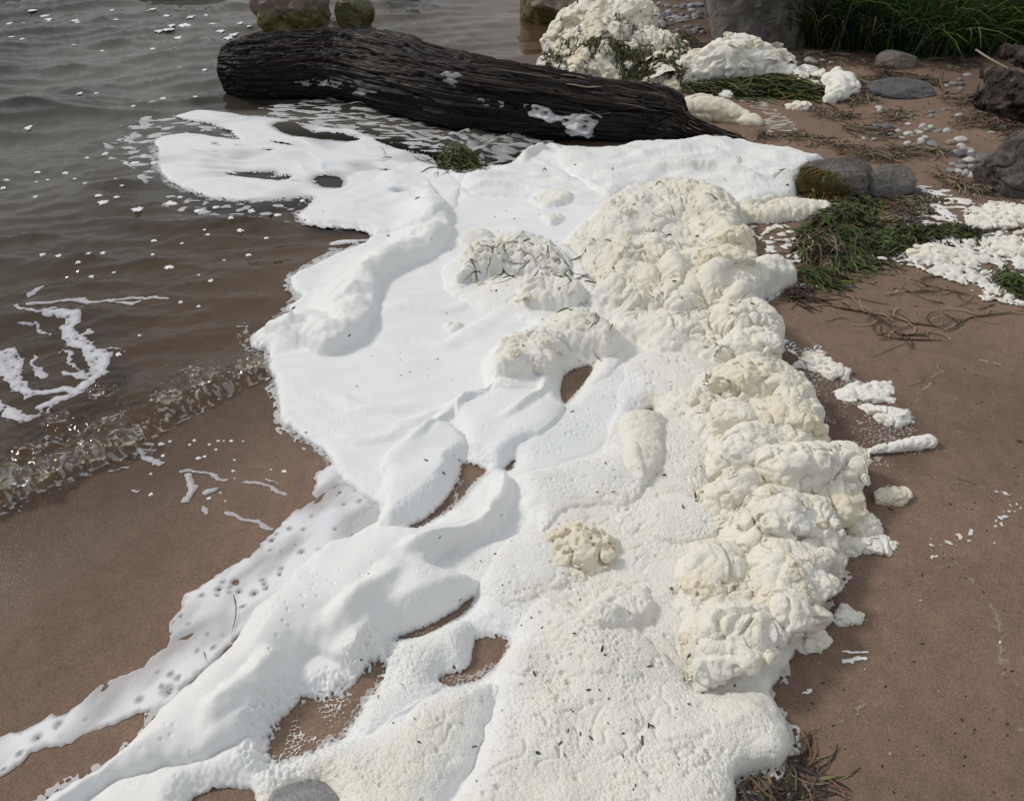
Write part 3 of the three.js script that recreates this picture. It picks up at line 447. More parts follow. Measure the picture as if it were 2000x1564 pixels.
function waterAt(x, z) { // [height, keep]
  const w = sdPoly(FRONT, x, z); if (w < -0.15) return [-1, -1];
  const g = ground(x, z), near = z > -2.35 && x > -8, edge = w + 0.02 * noise2(x * 11, z * 11) + 0.008 * noise2(x * 34, z * 34);
  const far = clamp((Math.hypot(x, z) - 12) / 40), deep = ss(0.02, -0.1, g);
  let y = (waves(x, z) * (1 - 0.8 * far)) * mix(0.28, 1.15, deep);
  { const c = lineDist(CREST, x, z); if (c < 0.6) y += (LD[1] < 0 ? 0.06 * Math.exp(-c * c / 0.02) : 0.06 * Math.exp(-c * c / 0.09)) * ss(0, 0.3, LD[2]) * ss(1, 0.6, LD[2]); }
  const fo = sdPoly(FOAMPOLY, x, z); if (fo > -0.25) y = mix(y, -0.0015, ss(-0.2, 0.0, fo));
  if (near && w < 0.9 && edge > 0) { // the low broken bore running up the sand
    const m = ss(-2.25, -1.95, z) * ss(0.75, 0.08, edge), body = g + 0.004 + (0.042 + 0.03 * ss(-1.0, -1.5, x)) * round(edge / 0.06) * (0.65 + 0.7 * (0.5 + 0.5 * noise2(x * 6, z * 6 + 2)));
    const br = ss(0.5, 0.03, edge) * m, ch = Math.abs(noise2(x * 15, z * 15)) * 0.03 + 0.013 * noise2(x * 36, z * 36) + 0.009 * Math.abs(noise2(x * 80, z * 80));
    y = mix(y, Math.max(y, body), m) + 0.6 * br * (ch - 0.004) * (0.4 + 0.9 * ss(-0.1, 0.45, noise2(x * 5 + 8, z * 5)));
  }
  return [y, Math.min(edge, y - g + 0.004)];
}
const CREST = lineOf('-160,262 -40,240 60,205 140,180 205,158 250,148', 0.03, flat);
{
  const rows = []; for (let z = -0.25; z > -8.6;) { rows.push(z); z -= Math.max(0.0042, 1.15 * (z * z + 2.25) / 1179); } let st = 0.1; for (let z = -8.7; z > -240; st *= 1.15) { rows.push(z); z -= st; }
  rows.unshift(-0.1, 0.3, 1, 2, 2.9); rows.sort((a, b) => b - a);
  const nz = rows.length, cs = []; for (let i = 0; i < 560; i++) cs.push(i / 559); const outer = stops(0, 260, 0.05, 1.22, 60).slice(1), no = outer.length, NC = cs.length + no;
  const P = new Float32Array(nz * NC * 3), C = new Float32Array(nz * NC * 3), U = new Float32Array(nz * NC * 2), F = new Float32Array(nz * NC);
  for (let j = 0; j < nz; j++) {
    const z = rows[j], d = clamp(-z, 0.4, 9), x0 = -(0.55 + d * 0.62) - 0.25, x1 = mix(-0.25, 1.0, ss(-1.2, -4.4, z));
    for (let i = 0; i < NC; i++) {
      const x = i < no ? x0 - outer[no - 1 - i] : mix(x0, x1, cs[i - no]), k = j * NC + i, [y, f] = waterAt(x, z), dep = clamp((y - ground(x, z)) / 0.3);
      P.set([x, Math.max(y, -0.9), z], k * 3); F[k] = f; U.set([(x + 7) / 9, (z + 9) / 9], k * 2); C.set(mix3([0.92, 0.86, 0.75], [0.062, 0.055, 0.042], Math.pow(dep, 0.95)), k * 3);
    }
  }
  const tri = []; for (let j = 0; j < nz - 1; j++) for (let i = 0; i < NC - 1; i++) { const a = j * NC + i, b = a + NC; tri.push(a, a + 1, b, a + 1, b + 1, b); }
  const r = clipped(P, C, 3, U, F, tri, null), N = normalsOf(r.P, r.out);
  const T = tex(256, (u, v) => { const x = u * 9 - 7, z = v * 9 - 9, d = -ground(x, z); return 1 - 0.8 * ss(0.03, 0.38, d); }); T.wrapS = T.wrapT = THREE.ClampToEdgeWrapping;
  const WATER = phys({ name: 'lake_water', color: 0xffffff, vertexColors: true, roughness: 0.03, ior: 1.33, transmission: 1, thickness: 0, transmissionMap: T });
  meshOf('lake_water', pick(r, N, null), WATER).userData.kind = 'structure';
}
const waterTop = (x, z) => { const w = waterAt(x, z); return Math.max(w[0], ground(x, z)); };

// ------------------------------------------------------------------ thin foam: lace, streaks, residue
// shapes: [outline] or [line, radius in metres]; holes: [cell size, radius share]; field is cut at 0
function thinFoam(o) {
  const sh = o.shapes.map((s) => ({ p: lineOf(s[0], 0.002, (u, v, h) => spot(u, v, h)), r: s[1] })); let bb = [1e9, -1e9, 1e9, -1e9];
  for (const s of sh) { const b = box(s.p, (s.r ?? 0) + 0.03); bb = [Math.min(bb[0], b[0]), Math.max(bb[1], b[1]), Math.min(bb[2], b[2]), Math.max(bb[3], b[3])]; }
  const c = o.cell, nx = Math.ceil((bb[1] - bb[0]) / c) + 1, nz = Math.ceil((bb[3] - bb[2]) / c) + 1, P = new Float32Array(nx * nz * 3), C = new Float32Array(nx * nz * 4), U = new Float32Array(nx * nz * 2), F = new Float32Array(nx * nz), top = o.top ?? lie, e = o.seed ?? 0;
  for (let j = 0; j < nz; j++) for (let i = 0; i < nx; i++) {
    const x = bb[0] + i * c, z = bb[2] + j * c, k = j * nx + i; let f = -1;
    const s1 = o.warp ?? 0.01, wx = x + s1 * noise2(x * 17 + e, z * 17) + s1 * 0.4 * noise2(x * 60, z * 60 + e), wz = z + s1 * noise2(x * 17, z * 17 + e + 9) + s1 * 0.4 * noise2(x * 60 + e, z * 60 + 5);
    for (const s of sh) { const v = s.r ? s.r - lineDist(s.p, wx, wz) : sdPoly(s.p, wx, wz); if (v > f) f = v; }
    let q = f;
    if (f > -0.02) {
      if (o.ragged) q -= o.ragged * (0.5 + 0.5 * fbm2(x * (o.rs ?? 30) + e, z * (o.rs ?? 30), 3) * 1.6);
      for (const [cs, share, chance] of o.holes ?? []) { worley2(x / cs, z / cs, e + Math.round(cs * 1000)); const id = W2[2]; if (id < (chance ?? 1)) q = Math.min(q, (W2[0] - share * (0.5 + id / (chance ?? 1) * 0.7)) * cs); }
      if (o.net) { const [cs, wdt] = o.net; worley2(x / cs + 0.3 * noise2(x * 20, z * 20), z / cs, e + 7); const ed = (W2[1] - W2[0]) * cs; q = Math.min(q, wdt * (1 + (o.netFade ?? 0) * noise2(x * 9 + e, z * 9)) - ed); }
      if (o.gaps) { const [gs, gl] = o.gaps; q = Math.min(q, (fbm2(x * gs + e * 3, z * gs * (o.gz ?? 1) + x * (o.gk ?? 0), 3) + gl) * 0.02); }
    }
    const hh = o.h * round(Math.min(q, f) / (o.rim ?? 0.012)), lump = o.lump ? o.lump * (lumps(x, z) + 0.5) * ss(0, 0.012, q) : 0;
    P.set([x, top(x, z) + 0.0015 + Math.max(0, hh) + lump, z], k * 3); F[k] = q; U.set([x, z], k * 2);
    const a = (o.alpha ?? 1) * mix(o.edgeAlpha ?? 1, 1, ss(0, o.soft ?? 0.02, q)) , cl = o.color ?? [0.85, 0.85, 0.85];
    C.set([...(Array.isArray(cl[0]) ? mix3(cl[0], cl[1], 0.5 + 0.5 * noise2(x * 8, z * 8)) : cl), a], k * 4);
  }
  const tri = []; for (let j = 0; j < nz - 1; j++) for (let i = 0; i < nx - 1; i++) { const a = j * nx + i, b = a + nx; if (F[a] > 0 || F[a + 1] > 0 || F[b] > 0 || F[b + 1] > 0) tri.push(a, b, a + 1, a + 1, b, b + 1); }
  const r = clipped(P, C, 4, U, F, tri, null), N = normalsOf(r.P, r.out), g = pick(r, N, null); if (!g) return null;
  return tag(meshOf(o.name, g, (o.alpha ?? 1) < 1 || (o.edgeAlpha ?? 1) < 1 ? THIN : FOAM), o.label, o.category ?? 'foam', o.group, o.kind);
}
const LILAC = [0.72, 0.71, 0.75], WHITE = [0.8, 0.803, 0.805], CREAM = [0.77, 0.72, 0.59];
const dampTop = (x, z) => Math.max(ground(x, z), 0);
thinFoam({ name: 'foam_lace', label: 'thin lilac-white foam lace with burst bubble holes along the left of the front lobe', shapes: [['660,880 612,935 607,975 530,1040 500,1075 430,1115 360,1165 325,1225 330,1255 280,1300 200,1330 130,1390 60,1415 -10,1440 -90,1480 -80,1570 0,1512 60,1480 150,1442 240,1408 300,1392 345,1365 410,1302 480,1235 565,1150 625,1085 690,1045 760,1035 770,980 740,920 700,880']], cell: 0.003, h: 0.006, rim: 0.03, warp: 0.012, ragged: 0.006, rs: 24, holes: [[0.085, 0.1, 0.3], [0.034, 0.09, 0.1], [0.016, 0.11, 0.07]], gaps: [7, 0.36], gk: 6, color: [[0.83, 0.83, 0.855], [0.84, 0.843, 0.85]], alpha: 0.95, edgeAlpha: 0.5, soft: 0.014, seed: 3, top: dampTop });
thinFoam({ name: 'foam_margin', label: 'thin translucent bubbly margin along the water side of the white sheet', shapes: [['525,700 545,765 550,820 580,850 620,870 640,890 660,930 700,965 735,990', 0.028], ['302,285 315,330 340,360 420,386 500,391 560,386 612,382', 0.04], ['590,421 620,438 690,441 735,452', 0.04], ['700,480 650,500 600,522 570,540 590,580 565,600 530,652', 0.035]], cell: 0.0035, h: 0.003, warp: 0.02, ragged: 0.02, rs: 22, holes: [[0.03, 0.2, 0.5], [0.013, 0.2, 0.5]], color: [LILAC, WHITE], alpha: 0.75, edgeAlpha: 0.3, soft: 0.02, seed: 91, top: waterTop, kind: 'stuff' });
thinFoam({ name: 'foam_margin', label: 'fuzzy foam bubbles left along the rims of the bare sand gaps', shapes: [['531,1492 600,1480 662,1450 705,1382 745,1340', 0.022], ['870,1320 910,1325 972,1300 990,1268', 0.02], ['800,1248 860,1225 905,1200 929,1165', 0.012], ['802,1032 850,1012 890,985 902,935', 0.012], ['400,1300 330,1345 300,1372 240,1394', 0.012], ['735,985 690,1030 620,1080 560,1140 470,1225', 0.014]], cell: 0.0028, h: 0.003, warp: 0.012, ragged: 0.014, rs: 50, net: [0.009, 0.0022], netFade: 0.9, color: WHITE, alpha: 0.85, edgeAlpha: 0.4, soft: 0.006, seed: 93, top: dampTop, kind: 'stuff' });
thinFoam({ name: 'foam_net', label: 'net of thin white foam strings floating on the brown water at the left edge', shapes: [['60,600 110,588 150,585 215,590 270,583 325,588', 0.016], ['100,622 150,622 135,650 165,680 205,705 195,735', 0.029], ['205,738 165,770 120,800 90,815', 0.023], ['-40,690 20,690 35,740 60,785 130,775 160,778', 0.023], ['130,690 150,725 175,755', 0.012], ['30,605 75,622 110,610', 0.017], ['60,575 82,560', 0.017], ['115,700 140,680 185,690', 0.010], ['-40,775 20,815 60,838', 0.022], ['70,635 80,650 95,665', 0.012], ['60,700 75,730 90,745', 0.014], ['110,800 100,830', 0.009], ['120,640 150,662 178,652', 0.014], ['195,690 232,690 252,702', 0.009], ['0,690 12,730 60,790', 0.02], ['125,735 160,748 205,738', 0.014], ['215,592 250,598 268,590', 0.013], ['135,655 175,690 200,720', 0.034], ['20,640 60,640', 0.01], ['-20,730 30,735', 0.016], ['235,745 260,752', 0.006]], cell: 0.005, h: 0.004, warp: 0.016, ragged: 0.012, rs: 26, holes: [[0.02, 0.22, 0.35]], color: LILAC, alpha: 0.88, edgeAlpha: 0.7, seed: 11, top: waterTop, kind: 'stuff' });
for (const [shape, r, label] of [['268,880 290,895 315,905', 0.011, 'thick short foam string nearest the small wave'], ['350,925 370,918 400,925 440,935', 0.007, 'thin branch of foam string on wet sand below the small wave'], ['365,930 375,950 360,975', 0.013, 'downward white foam smear on the wet sand'], ['405,960 420,955', 0.012, 'single foam flake right of the downward smear'], ['480,940 520,950 560,965', 0.008, 'foam string on wet sand close to the sheet waist'], ['440,1005 480,1010 505,1020 530,1032', 0.008, 'long low foam string touching the foam lace'], ['395,990 400,1000', 0.007, 'tiny foam dab under the foam strings'], ['520,935 540,942', 0.006, 'tiny foam dab nearest the sheet waist'], ['215,918 250,912', 0.005, 'thin foam dash left of the thick string'], ['255,960 270,958', 0.006, 'small foam dot left of the foam strings']]) thinFoam({ name: 'foam_string', label, shapes: [[shape, r]], cell: 0.0035, h: 0.004, warp: 0.012, ragged: 0.005, rs: 40, color: LILAC, alpha: 0.9, edgeAlpha: 0.6, seed: 5, top: dampTop });
thinFoam({ name: 'foam_streaks', label: 'stretched white foam streaks on the dark water below the log', shapes: [['500,208 620,188 720,200 840,235 930,258 900,300 830,300 740,275 640,252 540,232']], cell: 0.009, h: 0.005, warp: 0.03, gaps: [7, -0.02], gz: 4.5, gk: -5, ragged: 0.02, color: WHITE, alpha: 0.95, edgeAlpha: 0.6, seed: 21, top: waterTop, kind: 'stuff' });
thinFoam({ name: 'foam_streaks', label: 'swirling froth on the dark water between the green tuft and the log splash', shapes: [['900,272 960,262 1040,272 1110,280 1080,296 1020,312 960,325 925,318']], cell: 0.007, h: 0.006, warp: 0.04, gaps: [11, 0.04], gz: 2.4, gk: -4, ragged: 0.012, color: WHITE, alpha: 0.9, edgeAlpha: 0.4, seed: 23, top: waterTop, kind: 'stuff' });
thinFoam({ name: 'foam_streaks', label: 'ragged foam flakes trailing off the left tip of the sheet', shapes: [['215,250 270,232 350,230 400,240 470,270 400,262 310,268 300,290 305,330 330,370 300,380 250,330 190,300']], cell: 0.008, h: 0.005, warp: 0.03, gaps: [8, -0.1], gz: 2.2, ragged: 0.02, color: WHITE, alpha: 0.95, edgeAlpha: 0.6, seed: 25, top: waterTop, kind: 'stuff' });
thinFoam({ name: 'foam_streaks', label: 'scattered foam flakes below the lower rim of the left foam tongue', shapes: [['310,375 420,395 500,400 590,395 600,420 570,440 480,430 380,425 300,400']], cell: 0.007, h: 0.005, warp: 0.02, gaps: [12, -0.14], gz: 1.8, ragged: 0.015, color: WHITE, alpha: 0.95, edgeAlpha: 0.6, seed: 29, top: waterTop, kind: 'stuff' });
thinFoam({ name: 'foam_fringe', label: 'frothy white fringe at the water side of the rolled foam crest', shapes: [['735,470 690,476 640,490 580,520 560,560 562,600 530,650 515,700 520,740 560,720 600,640 640,560 720,505']], cell: 0.005, h: 0.01, warp: 0.03, gaps: [14, 0.1], ragged: 0.012, holes: [[0.03, 0.3, 0.5]], color: WHITE, alpha: 0.9, edgeAlpha: 0.5, seed: 33, top: waterTop, kind: 'stuff' });
thinFoam({ name: 'foam_residue', label: 'lacy foam residue drying inside the ring of foam crumbs on the right sand', shapes: [['1530,700 1600,690 1670,735 1740,780 1790,820 1815,860 1800,905 1720,912 1640,890 1600,830 1570,770']], cell: 0.0034, h: 0.0016, warp: 0.01, net: [0.012, 0.0018], netFade: 0.9, gaps: [6, 0.12], color: [0.8, 0.79, 0.76], alpha: 0.7, edgeAlpha: 0.5, seed: 41, category: 'foam residue', kind: 'stuff' });
thinFoam({ name: 'foam_residue', label: 'white foam residue speckling the sand right of the yellow foam wedge', shapes: [['1440,195 1500,200 1545,235 1560,255 1500,265 1480,245 1500,225']], cell: 0.007, h: 0.003, warp: 0.03, gaps: [16, 0.02], gz: 2, color: [0.8, 0.79, 0.74], alpha: 0.8, edgeAlpha: 0.4, seed: 44, category: 'foam residue', kind: 'stuff' });
thinFoam({ name: 'foam_residue', label: 'thin arc of dried foam on bare sand near the right edge', shapes: [['1935,950 1970,960 1983,985 1960,1010 1940,1025', 0.012], ['1900,1040 1860,1055 1820,1062', 0.014], ['1895,1075 1930,1068 1948,1058', 0.004], ['1815,1085 1850,1086', 0.006]], cell: 0.0035, h: 0.0016, warp: 0.012, gaps: [60, -0.12], color: [0.78, 0.77, 0.73], alpha: 0.85, seed: 47, category: 'foam residue', kind: 'stuff' });
thinFoam({ name: 'foam_residue', label: 'small torn foam smear on sand below the lone foam chunk', shapes: [['1650,1272 1690,1272', 0.006], ['1645,1290 1690,1290', 0.008], ['1565,1355 1580,1352', 0.005], ['1945,1258 1955,1256', 0.004]], cell: 0.0028, h: 0.002, warp: 0.012, ragged: 0.006, rs: 70, color: [0.8, 0.79, 0.75], seed: 49, category: 'foam residue', kind: 'stuff' });
thinFoam({ name: 'foam_patch', label: 'dimpled white foam spread behind the green weed at the right edge', shapes: [['1700,505 1770,490 1810,465 1900,455 2100,440 2200,520 2200,640 2000,600 1920,590 1880,560 1800,530']], cell: 0.006, h: 0.016, rim: 0.03, warp: 0.02, gaps: [7, 0.25], gz: 2, holes: [[0.055, 0.3, 0.7], [0.025, 0.26, 0.5]], ragged: 0.02, lump: 0.0045, color: [CREAM, WHITE], seed: 53 });
thinFoam({ name: 'foam_patch', label: 'lacy white foam on dark weed below the two-humped grey stone', shapes: [['1790,365 1830,362 1890,390 1990,395 2100,400 2100,440 1960,440 1850,470 1790,460 1760,430 1800,400']], cell: 0.006, h: 0.008, warp: 0.02, gaps: [14, 0.02], gz: 1.6, holes: [[0.03, 0.3, 0.6]], color: [CREAM, WHITE], seed: 57, kind: 'stuff' });
thinFoam({ name: 'foam_patch', label: 'scraps of white foam on sand between the cream bank and the weed clump', shapes: [['1490,470 1560,465 1570,520 1500,525'], ['1455,440 1530,440 1560,455 1480,470']], cell: 0.005, h: 0.008, warp: 0.02, gaps: [22, -0.03], color: [CREAM, WHITE], seed: 59, kind: 'stuff' });
thinFoam({ name: 'foam_residue', label: 'ring of fine foam bubbles on sand at the edge of the first crumb', shapes: [['1520,660 1560,690 1600,680', 0.02], ['1500,570 1560,560 1620,550', 0.02]], cell: 0.0045, h: 0.004, warp: 0.012, net: [0.016, 0.003], color: WHITE, seed: 63, category: 'foam residue', kind: 'stuff' });
thinFoam({ name: 'foam_residue', label: 'fine frothy specks in the bare sand gap near the bottom left', shapes: [['585,1372 650,1352 700,1380 670,1450 600,1480 540,1490 560,1440'], ['660,1345 700,1380', 0.01]], cell: 0.0026, h: 0.002, warp: 0.006, net: [0.009, 0.0012], netFade: 1, gaps: [12, 0], color: [0.78, 0.76, 0.73], alpha: 0.8, seed: 67, category: 'foam residue', kind: 'stuff' });

thinFoam({ name: 'swash_lines', label: 'faint pale swash lines on the bare right sand', shapes: [['1840,715 1805,760 1795,785', 0.003], ['1850,1080 1895,1130 1940,1190 1962,1260 1955,1330 1940,1345', 0.0025], ['1940,1345 1975,1400 1990,1430', 0.0025], ['1905,1190 1950,1220', 0.002], ['1800,1150 1850,1140', 0.002], ['1910,700 1960,715', 0.006], ['1880,845 1830,850 1820,880', 0.002], ['1780,930 1850,945 1930,950', 0.002], ['1560,600 1550,640 1600,680', 0.002], ['1640,560 1645,600', 0.002], ['1690,1370 1640,1410', 0.002]], cell: 0.0035, h: 0.0008, warp: 0.02, gaps: [30, 0.05], color: [0.5, 0.45, 0.39], alpha: 0.45, edgeAlpha: 0.6, soft: 0.004, seed: 81, category: 'swash line', kind: 'stuff' });
{ // crumbs of weed, shell and foam on the sand
  const g = new THREE.IcosahedronGeometry(1, 1), N = 620, m = new THREE.InstancedMesh(g, std({ name: 'sand_crumb', roughness: 0.9 }), N), M = new THREE.Matrix4(), R = rng(17), c = new THREE.Color();
  for (let k = 0; k < N; k++) { const u = k < 300 ? 1480 + 540 * R() : 1450 + 570 * R(), v = k < 300 ? 560 + 1000 * Math.pow(R(), 1.5) : 190 + 380 * R(), p = spot(u, v), s = (0.001 + 0.0024 * R() * R()) * (k < 300 ? 0.9 : 1.8), t = R(); M.makeRotationFromEuler(new THREE.Euler(0.3 * R(), 6.28 * R(), 0.3 * R())).scale(new THREE.Vector3(s * (1 + 2 * R()), s * 0.5, s)).setPosition(p[0], lie(...p) + 0.0005, p[1]); m.setMatrixAt(k, M); m.setColorAt(k, t < 0.8 ? c.setRGB(0.05, 0.035, 0.025) : t < 0.965 ? c.setRGB(0.3, 0.24, 0.18) : c.setRGB(0.65, 0.63, 0.57)); }
  m.name = 'sand_crumbs'; tag(add(m), 'tiny dark and pale crumbs scattered over the right sand', 'crumbs', null, 'stuff');
}

// ------------------------------------------------------------------ lumps with real volume: smooth unions of balls, meshed
function surfaceNets(f, lo, hi, cell) {
  const nx = Math.ceil((hi[0] - lo[0]) / cell) + 1, ny = Math.ceil((hi[1] - lo[1]) / cell) + 1, nz = Math.ceil((hi[2] - lo[2]) / cell) + 1, V = new Float32Array(nx * ny * nz), id = new Int32Array(nx * ny * nz).fill(-1), P = [], I = [], at = (i, j, k) => (k * ny + j) * nx + i;
  for (let k = 0; k < nz; k++) for (let j = 0; j < ny; j++) for (let i = 0; i < nx; i++) V[at(i, j, k)] = f(lo[0] + i * cell, lo[1] + j * cell, lo[2] + k * cell);
  for (let k = 0; k < nz - 1; k++) for (let j = 0; j < ny - 1; j++) for (let i = 0; i < nx - 1; i++) {
    let n = 0, x = 0, y = 0, z = 0;
    const edge = (a, b, c, d, e, g) => { const p = V[at(i + a, j + b, k + c)], q = V[at(i + d, j + e, k + g)]; if ((p < 0) !== (q < 0)) { const t = p / (p - q); x += a + (d - a) * t; y += b + (e - b) * t; z += c + (g - c) * t; n++; } };
    edge(0, 0, 0, 1, 0, 0); edge(0, 1, 0, 1, 1, 0); edge(0, 0, 1, 1, 0, 1); edge(0, 1, 1, 1, 1, 1); edge(0, 0, 0, 0, 1, 0); edge(1, 0, 0, 1, 1, 0); edge(0, 0, 1, 0, 1, 1); edge(1, 0, 1, 1, 1, 1); edge(0, 0, 0, 0, 0, 1); edge(1, 0, 0, 1, 0, 1); edge(0, 1, 0, 0, 1, 1); edge(1, 1, 0, 1, 1, 1);
    if (n) { id[at(i, j, k)] = P.length / 3; P.push(lo[0] + (i + x / n) * cell, lo[1] + (j + y / n) * cell, lo[2] + (k + z / n) * cell); }
  }
  const quad = (a, b, c, d, flip) => { if (a < 0 || b < 0 || c < 0 || d < 0) return; flip ? I.push(a, c, b, a, d, c) : I.push(a, b, c, a, c, d); };
  for (let k = 1; k < nz - 1; k++) for (let j = 1; j < ny - 1; j++) for (let i = 1; i < nx - 1; i++) {
    const o = V[at(i, j, k)] < 0;
    if (o !== V[at(i + 1, j, k)] < 0) quad(id[at(i, j - 1, k - 1)], id[at(i, j, k - 1)], id[at(i, j, k)], id[at(i, j - 1, k)], !o);
    if (o !== V[at(i, j + 1, k)] < 0) quad(id[at(i - 1, j, k - 1)], id[at(i - 1, j, k)], id[at(i, j, k)], id[at(i, j, k - 1)], !o);
    if (o !== V[at(i, j, k + 1)] < 0) quad(id[at(i - 1, j - 1, k)], id[at(i, j - 1, k)], id[at(i, j, k)], id[at(i - 1, j, k)], !o);
  }
  return { P, I };
}
// balls: [x, y, z, r] about the foot of the lump; returns a mesh at its foot
function clump(o) {
  const R = rng(o.seed), balls = o.balls ?? [], [rx, ry, rz] = o.size ?? [0, 0, 0];
  if (o.size) for (let i = 0; i < (o.n ?? 9); i++) { const m = Math.min(rx, ry, rz), r = m * (0.34 + 0.3 * R()), a = R() * 6.283, q = Math.sqrt(R()), t = R(); balls.push([Math.cos(a) * q * (rx - r), Math.max(0, ry - r) * t * (1 - 0.45 * q * q), Math.sin(a) * q * (rz - r), r]); }
  const bx = []; if (o.size && o.block !== 0) for (let k = 0; k < 10; k++) { const a = k * 2.4 + R(), y = k < 2 ? 0.95 : R() * 1.3 - 0.35, q = Math.sqrt(Math.max(0.05, 1 - y * y)); bx.push([Math.cos(a) * q, y, Math.sin(a) * q, 0.62 + 0.34 * R()]); }
  const sm = o.smooth ?? 0.02, amp = o.amp ?? 0.012, big = o.lumpSize ?? 0.05; let lo = [1e9, 1e9, 1e9], hi = [-1e9, -1e9, -1e9];
  for (const b of balls) for (let k = 0; k < 3; k++) { lo[k] = Math.min(lo[k], b[k] - b[3] - amp * 1.6 - o.cell * 2 - sm * 1.5); hi[k] = Math.max(hi[k], b[k] + b[3] + amp * 1.6 + o.cell * 2 + sm * 1.5); }
  if (bx.length) { lo = [Math.min(lo[0], -rx - amp * 2), lo[1], Math.min(lo[2], -rz - amp * 2)]; hi = [Math.max(hi[0], rx + amp * 2), Math.max(hi[1], ry * 1.2 + amp * 2), Math.max(hi[2], rz + amp * 2)]; }
  lo[1] = Math.max(lo[1], -0.05); const [ox, oy, oz] = o.at, e = o.seed * 1.37;
  const f = (x, y, z) => {
    let s = 0, m = 1e9; for (const b of balls) { const d = Math.hypot(x - b[0], y - b[1], z - b[2]) - b[3]; m = Math.min(m, d); s += Math.exp(-d / sm); }
    if (bx.length) { let k = -1e9; const X = x / rx, Y = (y - 0.1 * ry) / (ry * 0.95), Z = z / rz; let sx = 0; for (const q of bx) { const v = X * q[0] + Y * q[1] + Z * q[2] - q[3]; sx += Math.exp(v * 14); k = Math.max(k, v); } k = Math.log(sx) / 14 * Math.min(rx, ry, rz) * 1.0; m = Math.min(m, k); s += Math.exp(-k / sm); }
    let d = m > 0.2 ? m : -sm * Math.log(Math.max(s, 1e-30)) + sm * 0.5; if (Math.abs(d) > amp * 2.5 + o.cell) return d;
    const wx = x + e + 0.3 * big * noise3(x / big, y / big, z / big), dome = (w) => Math.sqrt(Math.max(0, 1 - w * w));
    d -= amp * (0.9 * dome(worley3(wx / big, y / big, z / big)) + 0.62 * dome(worley3(wx / big * 2.1, y / big * 2.1, z / big * 2.1)) - 0.8 - 0.7 * ss(0.22, 0, Math.abs(noise3(wx / big * 0.8 + 9, y / big * 0.8, z / big * 0.8)))) + amp * 0.2 * noise3(x / 0.014 + e, y / 0.014, z / 0.014);
    if (o.cell < 0.006) d += 0.0026 * ss(0.5, 0.1, worley3(x / 0.0105 + e, y / 0.0105, z / 0.0105));
    if (o.pits) d += o.pits * ss(0.42, 0.15, worley3(wx / (big * 0.55) + 5, y / (big * 0.55), z / (big * 0.55)));
    return d;
  };
  const { P, I } = surfaceNets(f, lo, hi, o.cell), g = new THREE.BufferGeometry(), C = [], U = [], ca = o.color ?? [0.84, 0.8, 0.68], cb = o.color2 ?? [0.86, 0.85, 0.8];
  for (let i = 0; i < P.length; i += 3) { const t = clamp(0.5 + 0.9 * fbm3((P[i] + ox) / 0.08, P[i + 1] / 0.08, (P[i + 2] + oz) / 0.08, 3)); C.push(...mix3(ca, cb, t)); U.push(P[i] * 0.8 + P[i + 2] * 0.6 + P[i + 1] * 0.2, P[i + 1] - P[i] * 0.3 + P[i + 2] * 0.5); }
  g.setAttribute('position', new THREE.Float32BufferAttribute(P, 3)); g.setAttribute('color', new THREE.Float32BufferAttribute(C, 3)); g.setAttribute('uv', new THREE.Float32BufferAttribute(U, 2)); g.setIndex(I); g.computeVertexNormals();
  const m = new THREE.Mesh(g, o.mat ?? CHUNK); m.name = o.parent ? o.name : numbered(o.name); m.position.set(ox, oy, oz); if (o.turn) m.rotation.y = o.turn; add(m, o.parent ?? scene); m.userData.f = undefined;
  if (o.label) tag(m, o.label, o.category ?? 'foam', o.group); m.sdf = f; return m;
}
function put(u, v, top = lie, h = 0) { const p = spot(u, v, h, top); return [p[0], top(p[0], p[1]), p[1]]; }
const YEL = [0.74, 0.675, 0.515], CRM = [0.77, 0.725, 0.6], WHT = [0.795, 0.775, 0.715];
